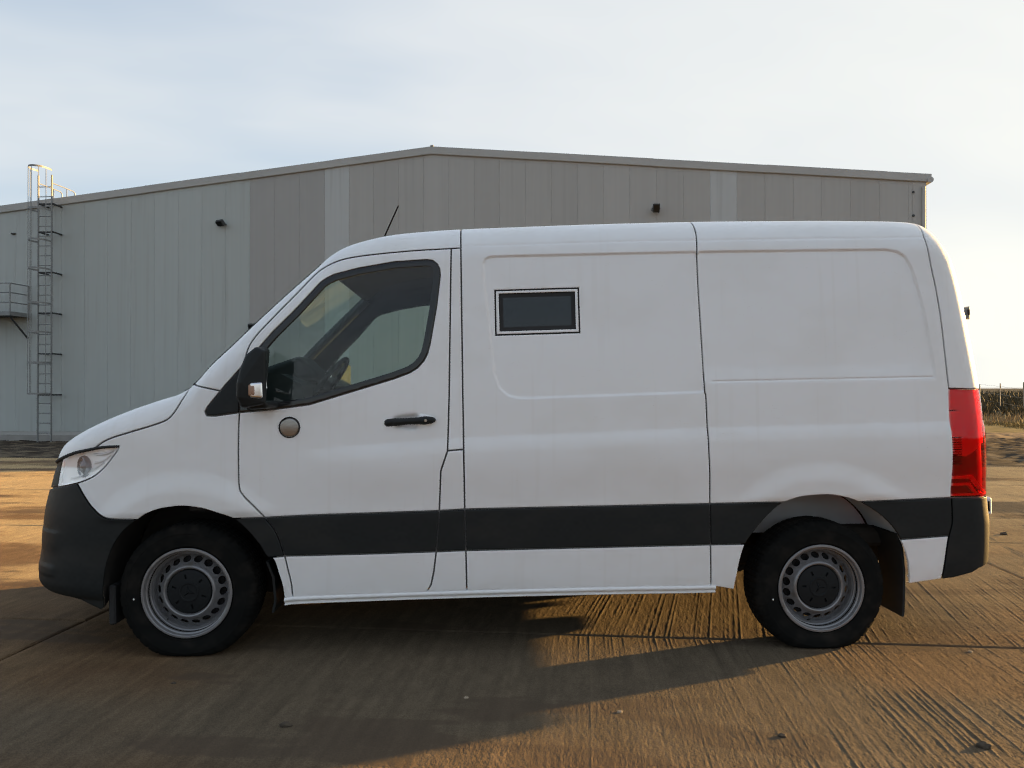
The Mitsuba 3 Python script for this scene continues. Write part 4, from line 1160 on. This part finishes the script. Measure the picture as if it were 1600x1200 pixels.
vput('radio_aerial', tube([(.888, 0, 2.175), (.915, 0, 2.285), (1.010, 0, 2.487)], [.007, .0048, .0042], 8), 'aerial_black', smooth=50)

# liner behind the gaps, which is also the dark lining of the cab
HOLES = unary_union([GLASS.buffer(.006), GUN_IN.buffer(.012), lamp.buffer(-.001), tail.buffer(-.001)])
lin = OUT.buffer(-.016).difference(HOLES)
def liner_surface(s, z):
    return base_side(s, z)
lm = mesh_side(lin, off=-.034, step=.04, bevel=0, rim=0, surface=liner_surface)
vput('inner_lining', cat([lm, mirrored(lm), mesh_cap(U_SCR1 - .005, at_cap(4.151, 1.27), -.985, .985, off=-.035, rim=0), mesh_cap(at_cap(4.151, 1.27), U_RB + .03, -.8, .8, off=-.035, rim=0)]), 'cab_dark', smooth=40)
jm = mesh_side(lin, off=-.024, step=.04, bevel=0, rim=0, surface=liner_surface)
vput('door_jamb', jm, 'jamb_paint', both=True, smooth=40)
gpan = mesh_side(GUN_IN.buffer(.02), off=-.030, step=.05, bevel=0, rim=0)
vput('window_backing', gpan, 'cab_dark')
bulk = [(t, z) for t in (-.88, .88) for z in (.70, 2.12)]
vput('bulkhead', bevel_box((1.66, 0, 1.37), (.03, 1.72, 1.36), .01), 'cab_grey')
vput('cab_floor', bevel_box((.85, 0, .74), (1.70, 1.80, .04), .01), 'cab_dark')
dash = Polygon([(.02, .80), (.02, 1.325), (.16, 1.385), (.34, 1.425), (.47, 1.420), (.58, 1.36), (.60, 1.20), (.52, .95), (.44, .80)]).buffer(-.02).buffer(.02)
dm = trimesh.creation.extrude_polygon(dash, 1.72, engine='earcut')
dm.vertices = np.stack([dm.vertices[:, 0], dm.vertices[:, 2] - .86, dm.vertices[:, 1]], 1)
dm.invert()
vput('dashboard', dm, 'cab_dark', smooth=30)
vput('instrument_hood', rounded_hull([((.36, .30, 1.42), .05), ((.36, .60, 1.42), .05), ((.50, .34, 1.475), .045), ((.50, .56, 1.475), .045), ((.56, .34, 1.42), .04), ((.56, .56, 1.42), .04)]), 'cab_dark', smooth=40)
a = np.linspace(0, 2 * PI, 49)
tilt = math.radians(38)
ringp = np.stack([.62 + .195 * np.sin(a) * math.sin(tilt), .45 + .195 * np.cos(a), 1.35 + .195 * np.sin(a) * math.cos(tilt)], 1)
wheel_m = cat([tube(ringp, .015, 10, caps=False), rounded_hull([((.61, .45, 1.345), .05), ((.58, .45, 1.32), .04)])] + [tube([(.61, .45, 1.345), tuple(ringp[i])], .012, 8) for i in (0, 24, 36)] + [tube([(.59, .45, 1.33), (.48, .45, 1.20)], .03, 10)])
vput('steering_wheel', wheel_m, 'cab_dark', smooth=40)
for t in (.45, -.30, -.66):
    sk = vput('seat', cat([rounded_hull([((.98, t - .17, 1.02), .06), ((.98, t + .17, 1.02), .06), ((1.42, t - .17, .98), .07), ((1.42, t + .17, .98), .07)]), rounded_hull([((1.43, t - .16, 1.02), .06), ((1.43, t + .16, 1.02), .06), ((1.55, t - .14, 1.52), .045), ((1.55, t + .14, 1.52), .045)])]), 'seat_cloth', smooth=40)
    vput('headrest', rounded_hull([((1.56, t - .08, 1.63), .045), ((1.56, t + .08, 1.63), .045), ((1.57, t - .07, 1.72), .04), ((1.57, t + .07, 1.72), .04)]), 'seat_cloth', parent=sk, smooth=40)
    vput('seat_base', bevel_box((1.22, t, .86), (.40, .34, .22), .02), 'cab_dark', parent=sk)

# wheel arches, underside, axles
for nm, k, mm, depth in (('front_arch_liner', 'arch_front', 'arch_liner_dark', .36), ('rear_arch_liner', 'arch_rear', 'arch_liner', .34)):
    c = np.asarray(LineString(L[k]).buffer(.0).coords if False else LineString(L[k]).segmentize(.02).coords)
    mid = np.array([(c[0, 0] + c[-1, 0]) / 2, .33])
    grow = c + (c - mid) / np.linalg.norm(c - mid, axis=1, keepdims=True) * .012
    lo_cut = .45 if k == 'arch_rear' else .0
    grow = grow[grow[:, 1] > lo_cut]
    y0 = side(grow[:, 0], grow[:, 1]) - .030
    n = len(grow)
    tt = [0.0, -.06, -.16, -depth]
    v = np.vstack([np.stack([grow[:, 0], y0 + q, grow[:, 1] + (.03 if i in (1, 2) else .015 if i else 0)], 1) for i, q in enumerate(tt)])
    f = []
    for r in range(len(tt) - 1):
        for j in range(n - 1):
            f += [[r * n + j, (r + 1) * n + j, (r + 1) * n + j + 1], [r * n + j, (r + 1) * n + j + 1, r * n + j + 1]]
    back = trimesh.creation.triangulate_polygon(Polygon(grow), engine='earcut')
    bm = trimesh.Trimesh(np.stack([back[0][:, 0], np.full(len(back[0]), .93 - depth), back[0][:, 1] + .015], 1), back[1], process=False)
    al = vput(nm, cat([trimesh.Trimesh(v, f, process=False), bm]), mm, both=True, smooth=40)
    if k == 'arch_rear':
        for px in (.22, .50, .74):
            j = int(px * (n - 1))
            for sg in (1, -1):
                vput('liner_seam', tube([(grow[j, 0], (y0[j] + q) * sg, grow[j, 1] - .004 + (.03 if i in (1, 2) else .015 if i else 0)) for i, q in enumerate(tt)], .0022, 6), 'rubber_seal', parent=al)
vput('underbody', cat([bevel_box((1.65, 0, .37), (2.05, 1.70, .10), .02), bevel_box((-.45, 0, .36), (.55, 1.30, .10), .03), bevel_box((3.75, 0, .46), (.62, 1.50, .10), .03), bevel_box((.10, 0, .52), (.85, 1.00, .10), .03), bevel_box((3.2, 0, .60), (.85, 1.00, .10), .03)]), 'underside')
vput('engine_tray', bevel_box((.12, 0, .27), (.95, 1.06, .14), .03), 'underside')
for sg in (1, -1):
    vput('air_deflector', bevel_box((-.375, .76 * sg, .265), (.035, .36, .20), .012), 'rubber_seal')
vput('frame_rail', bevel_box((1.9, .52, .34), (4.0, .09, .10), .01), 'underside', both=True)
vput('exhaust', cat([tube([(1.2, -.25, .29), (2.2, -.28, .28), (2.6, -.30, .28)], .03, 12), tube([(2.2, -.28, .28), (2.65, -.30, .28)], .085, 16)]), 'underside', smooth=40)
vput('fuel_tank', bevel_box((1.9, .30, .30), (.75, .36, .14), .03), 'underside')
vput('tow_bracket', bevel_box((3.93, .70, .285), (.085, .10, .045), .008), 'black_trim')
vput('tow_bracket', bevel_box((3.93, -.70, .285), (.085, .10, .045), .008), 'black_trim')
for nm, s, cz in (('rear_axle', 3.25, .31), ('front_axle', 0.0, .31)):
    vput(nm, cat([tube([(s, -.80, cz), (s, .80, cz)], .055, 12), rounded_hull([((s, -.08, cz), .11), ((s, .08, cz), .11)])]), 'underside', frame=LEVEL, smooth=40)
for sg in (1, -1):
    vput('leaf_spring', tube([(2.72, .52 * sg, .40), (3.0, .52 * sg, .31), (3.25, .52 * sg, .28), (3.5, .52 * sg, .33), (3.82, .52 * sg, .42)], .028, 8), 'underside', smooth=40)

# mud flaps
for nm, s0, zt, zb, t0, t1, lean in (('rear_mud_flap', 3.690, .52, .085, .70, .955, .0), ('front_mud_flap', .430, .46, .20, .70, .93, .0)):
    prof = [(s0 - .035, zt), (s0 - .005, zt - .08), (s0 + .004, zt - .20), (s0 - .004, zb + .03), (s0 - .010 + lean, zb)]
    pr = np.array(prof + [(a + .012, b) for a, b in prof[::-1]])
    fm = trimesh.creation.extrude_polygon(Polygon(pr), t1 - t0, engine='earcut')
    fm.vertices = np.stack([fm.vertices[:, 0], fm.vertices[:, 2] + t0, fm.vertices[:, 1]], 1)
    fm.invert()
    cut = fm.vertices[:, 2] < zb + .06
    fm.vertices[cut & (fm.vertices[:, 1] < (t0 + t1) / 2), 1] += .03
    vput(nm, fm, 'black_trim', both=True)

# wing mirrors
for sg in (1, -1):
    fl = (lambda m: m) if sg > 0 else mirrored
    def pt(s, t, z):
        return np.array([s, t, z])
    shell = rounded_hull([(pt(.446, 1.06, 1.524), .022), (pt(.448, 1.205, 1.520), .020), (pt(.412, 1.07, 1.495), .022), (pt(.412, 1.20, 1.490), .022), (pt(.396, 1.07, 1.44), .026), (pt(.392, 1.205, 1.43), .026), (pt(.384, 1.07, 1.37), .030), (pt(.380, 1.210, 1.37), .028), (pt(.378, 1.07, 1.31), .028), (pt(.374, 1.205, 1.31), .027), (pt(.384, 1.08, 1.278), .026), (pt(.384, 1.195, 1.278), .026),
                          (pt(.420, 1.05, 1.283), .014), (pt(.474, 1.215, 1.283), .014), (pt(.430, 1.05, 1.50), .014), (pt(.478, 1.215, 1.512), .014)], 3)
    mk = vput('wing_mirror', fl(shell), 'black_trim', smooth=60)
    vput('mirror_foot', fl(cat([rounded_hull([(pt(.36, .99, 1.262), .022), (pt(.47, .99, 1.262), .020), (pt(.40, 1.14, 1.264), .022), (pt(.462, 1.14, 1.264), .018)]), rounded_hull([(pt(.345, .985, 1.25), .016), (pt(.34, .985, 1.40), .012), (pt(.40, .985, 1.25), .014)])])), 'black_trim', parent=mk, smooth=35)
    turn = trimesh.transformations.rotation_matrix(math.atan2(-.050, .165), [0, 0, 1]) @ trimesh.transformations.rotation_matrix(math.radians(-3.5), [0, 1, 0])
    vput('mirror_glass', fl(bevel_box((.4610, 1.125, 1.425), (.005, .145, .165), .002, rot=turn)), 'mirror_glass', parent=mk)
    vput('mirror_glass', fl(bevel_box((.4590, 1.125, 1.310), (.005, .145, .040), .002, rot=turn)), 'mirror_glass', parent=mk)
    sig = rounded_hull([(pt(.432, 1.236, 1.360), .012), (pt(.432, 1.236, 1.310), .012), (pt(.468, 1.232, 1.362), .011), (pt(.468, 1.232, 1.306), .011)])
    sk = vput('turn_signal', fl(sig), 'lamp_chrome', parent=mk, smooth=30)
    sg2 = rounded_hull([(pt(.424, 1.236, 1.352), .012), (pt(.424, 1.236, 1.318), .012), (pt(.437, 1.238, 1.350), .011), (pt(.437, 1.238, 1.318), .011)])
    vput('signal_bulb_cover', fl(sg2), 'amber_lens', parent=mk, smooth=30)

# bracket on the rear door and lower hinge
lk = vput('rear_latch', cat([bevel_box((4.092, .86, 1.672), (.056, .07, .060), .005), bevel_box((4.117, .87, 1.672), (.010, .05, .068), .003)]), 'zinc')
vput('latch_slot', bevel_box((4.111, .902, 1.675), (.006, .012, .030), .001), 'rubber_seal', parent=lk)
hk = vput('step_bracket', cat([bevel_box((4.195, .82, .640), (.044, .16, .094), .008), bevel_box((4.213, .80, .640), (.018, .18, .080), .006)]), 'white_paint')
vput('bracket_slot', bevel_box((4.196, .903, .640), (.008, .008, .055), .002), 'rubber_seal', parent=hk)

# ------------------------------------------------------------------ wheels
def wheel_frame(m, centre, outer=True):
    """Lathe coordinates (x, y, h) to the van's (s, t, z): h points out of the near side."""
    w = m.copy()
    v = np.asarray(w.vertices)
    w.vertices = np.stack([v[:, 0], v[:, 2] * (1 if outer else -1), v[:, 1]], 1) + centre
    if outer:
        w.invert()
    return w


def make_tyre(seed):
    prof = [(.200, -.030), (.206, -.016), (.218, -.010), (.2275, -.004), (.234, .004), (.236, .006), (.239, .0085), (.243, .007), (.262, .0095), (.282, .010), (.300, .008), (.303, .0095), (.307, .0075), (.324, .001), (.338, -.008), (.347, -.019), (.352, -.032),
            (.3545, -.046), (.3550, -.054), (.3478, -.057), (.3478, -.066), (.3553, -.069), (.3556, -.088), (.3482, -.091), (.3482, -.100), (.3558, -.103), (.3558, -.119), (.3482, -.122), (.3482, -.131), (.3556, -.134), (.3553, -.153), (.3478, -.156), (.3478, -.165), (.3550, -.168),
            (.352, -.190), (.347, -.203), (.324, -.223), (.282, -.232), (.236, -.228), (.212, -.218), (.203, -.208)]
    n = 280
    m = lathe(prof, n)
    v = np.asarray(m.vertices).copy()
    r = np.linalg.norm(v[:, :2], axis=1)
    ang = np.arctan2(v[:, 1], v[:, 0])
    seg = (np.arange(len(v)) % n)
    rowr = np.array(prof)[np.arange(len(v)) // n, 0]
    rowh = np.array(prof)[np.arange(len(v)) // n, 1]
    cutp = (seg % 4 == 0) & (rowr > .336) & (rowr > .349) | ((seg % 8 == 0) & (rowr > .322) & (rowr < .350))
    sc = np.where(cutp, (r - .006) / r, 1.0)
    v[:, :2] *= sc[:, None]
    m.vertices = v
    return m


def rim_meshes():
    barrel = lathe([(.200, -.200), (.203, -.012), (.214, -.006), (.2255, -.004), (.2275, .003), (.2268, .0075), (.2245, .0095), (.2165, .0100), (.2135, .0080), (.2115, .003), (.2095, -.006), (.2070, -.020), (.2055, -.040), (.2030, -.0475), (.1990, -.050), (.1930, -.049), (.1885, -.046), (.1862, -.049), (.1850, -.058), (.1830, -.085)], 120)
    prof = [(.186, -.080), (.181, -.077), (.170, -.066), (.152, -.049), (.142, -.039), (.136, -.030), (.131, -.024), (.125, -.0215), (.119, -.024), (.1150, -.033), (.114, -.048), (.02, -.050), (.02, -.056), (.117, -.056), (.122, -.046), (.128, -.036), (.136, -.041), (.150, -.056), (.168, -.074), (.179, -.085), (.186, -.088)]
    disc = manifold3d.Manifold.revolve(manifold3d.CrossSection([np.array(prof)[::-1].tolist()]), 120)
    if disc.volume() <= 0:
        disc = manifold3d.Manifold.revolve(manifold3d.CrossSection([np.array(prof).tolist()]), 120)
    for i in range(18):
        a = (i + .5) * 2 * PI / 18
        hole = manifold3d.Manifold.cylinder(.10, .0212, .0212, 32).translate((0, 0, -.05)).rotate((0, 38, 0)).translate((.1625, 0, -.060)).rotate((0, 0, math.degrees(a)))
        disc = disc - hole
    mm = disc.to_mesh()
    disc = trimesh.Trimesh(mm.vert_properties[:, :3], mm.tri_verts, process=False)
    hub = manifold3d.Manifold.revolve(manifold3d.CrossSection([[(0, -.05), (.112, -.05), (.112, -.036), (.108, -.031), (.09, -.026), (.052, -.022), (.049, -.018), (.042, -.018), (.039, -.021), (0, -.021)]]), 96)
    for i in range(6):
        hub = hub - manifold3d.Manifold.cube((.022, .010, .03), True).translate((.078, 0, -.022)).rotate((0, 0, i * 60 + 30))
    mm = hub.to_mesh()
    hub = trimesh.Trimesh(mm.vert_properties[:, :3], mm.tri_verts, process=False)
    star = []
    for i in range(3):
        a = PI / 2 + i * 2 * PI / 3
        star.append(trimesh.convex.convex_hull(np.array([[.034 * math.cos(a), .034 * math.sin(a), -.0195], [.006 * math.cos(a + 1.05), .006 * math.sin(a + 1.05), -.0195], [.006 * math.cos(a - 1.05), .006 * math.sin(a - 1.05), -.0195], [0, 0, -.0165], [0, 0, -.022]])))
    drum = lathe([(.0, -.085), (.165, -.085), (.172, -.092), (.172, -.16)], 64)
    valve = tube([(.186, 0, -.050), (.178, 0, -.034), (.172, 0, -.026)], .0042, 8)
    return barrel, disc, hub, cat(star), drum, valve


BARREL, DISC, HUBCAP, STAR, DRUM, VALVE = rim_meshes()
TYRE = make_tyre(1)


def spin(m, deg):
    w = m.copy()
    w.apply_transform(trimesh.transformations.rotation_matrix(math.radians(deg), [0, 0, 1]))
    return w


for s, cz, tside, turn in ((0.0, .3200, 1, 8), (3.25, .3130, 1, 22), (0.0, .3200, -1, 40), (3.25, .3130, -1, 70)):
    t0 = .9555 * tside
    place = lambda m: wheel_frame(m, np.array([s, t0, cz]), tside > 0)
    wk = key_for(VAN + '__wheel')
    ty = spin(TYRE, turn)
    vv = np.asarray(ty.vertices).copy()
    rr = np.hypot(vv[:, 0], vv[:, 1])
    vv[:, :2] *= (np.where(rr > .235, .235 + (rr - .235) * .945, rr) / rr)[:, None]
    ty.vertices = vv
    ty = place(ty)
    v = np.asarray(ty.vertices).copy()
    press = np.clip((.055 - v[:, 2]) / .055, 0, 1)
    out = np.sign(v[:, 1] - (t0 - .111 * tside))
    v[:, 1] += out * .016 * sstep(.15, .0, v[:, 2]) * sstep(.235, .275, np.hypot(v[:, 0] - s, v[:, 2] - cz))
    v[:, 2] = .002 + .010 * np.logaddexp(0, (v[:, 2] - .002) / .010)
    ty.vertices = v
    scene[wk] = mikit.ply(to_world(ty, LEVEL), 'tyre_rubber', smooth=28)
    rk = vput('rim', place(cat([BARREL, spin(DISC, turn)])), 'rim_silver', parent=wk, smooth=30, frame=LEVEL)
    vput('hub_cap', place(spin(HUBCAP, turn + 5)), 'hub_plastic', parent=wk, smooth=30, frame=LEVEL)
    vput('hub_emblem', place(spin(STAR, turn + 5)), 'hub_plastic', parent=wk, frame=LEVEL)
    vput('brake_drum', place(DRUM), 'gap_liner', parent=wk, frame=LEVEL)
    if tside > 0:
        va = -128 if s < 1 else -106
        vput('valve', place(spin(VALVE, va)), 'rubber_seal', parent=wk, frame=LEVEL)
        dot = lathe([(0, .0112), (.0042, .0110), (.0048, .0085)], 16)
        da = (186, .262) if s < 1 else (192, .262)
        dot.apply_translation([da[1] * math.cos(math.radians(da[0])), da[1] * math.sin(math.radians(da[0])), 0])
        vput('balance_dot', place(dot), 'white_mark', parent=wk, frame=LEVEL)
        yd = lathe([(0, .0022), (.0036, .0020), (.0040, .0005)], 16)
        ya = 190 if s < 1 else 199
        yd.apply_translation([.2205 * math.cos(math.radians(ya)), .2205 * math.sin(math.radians(ya)), 0])
        vput('paint_dot', place(yd), 'yellow_mark', parent=wk, frame=LEVEL)
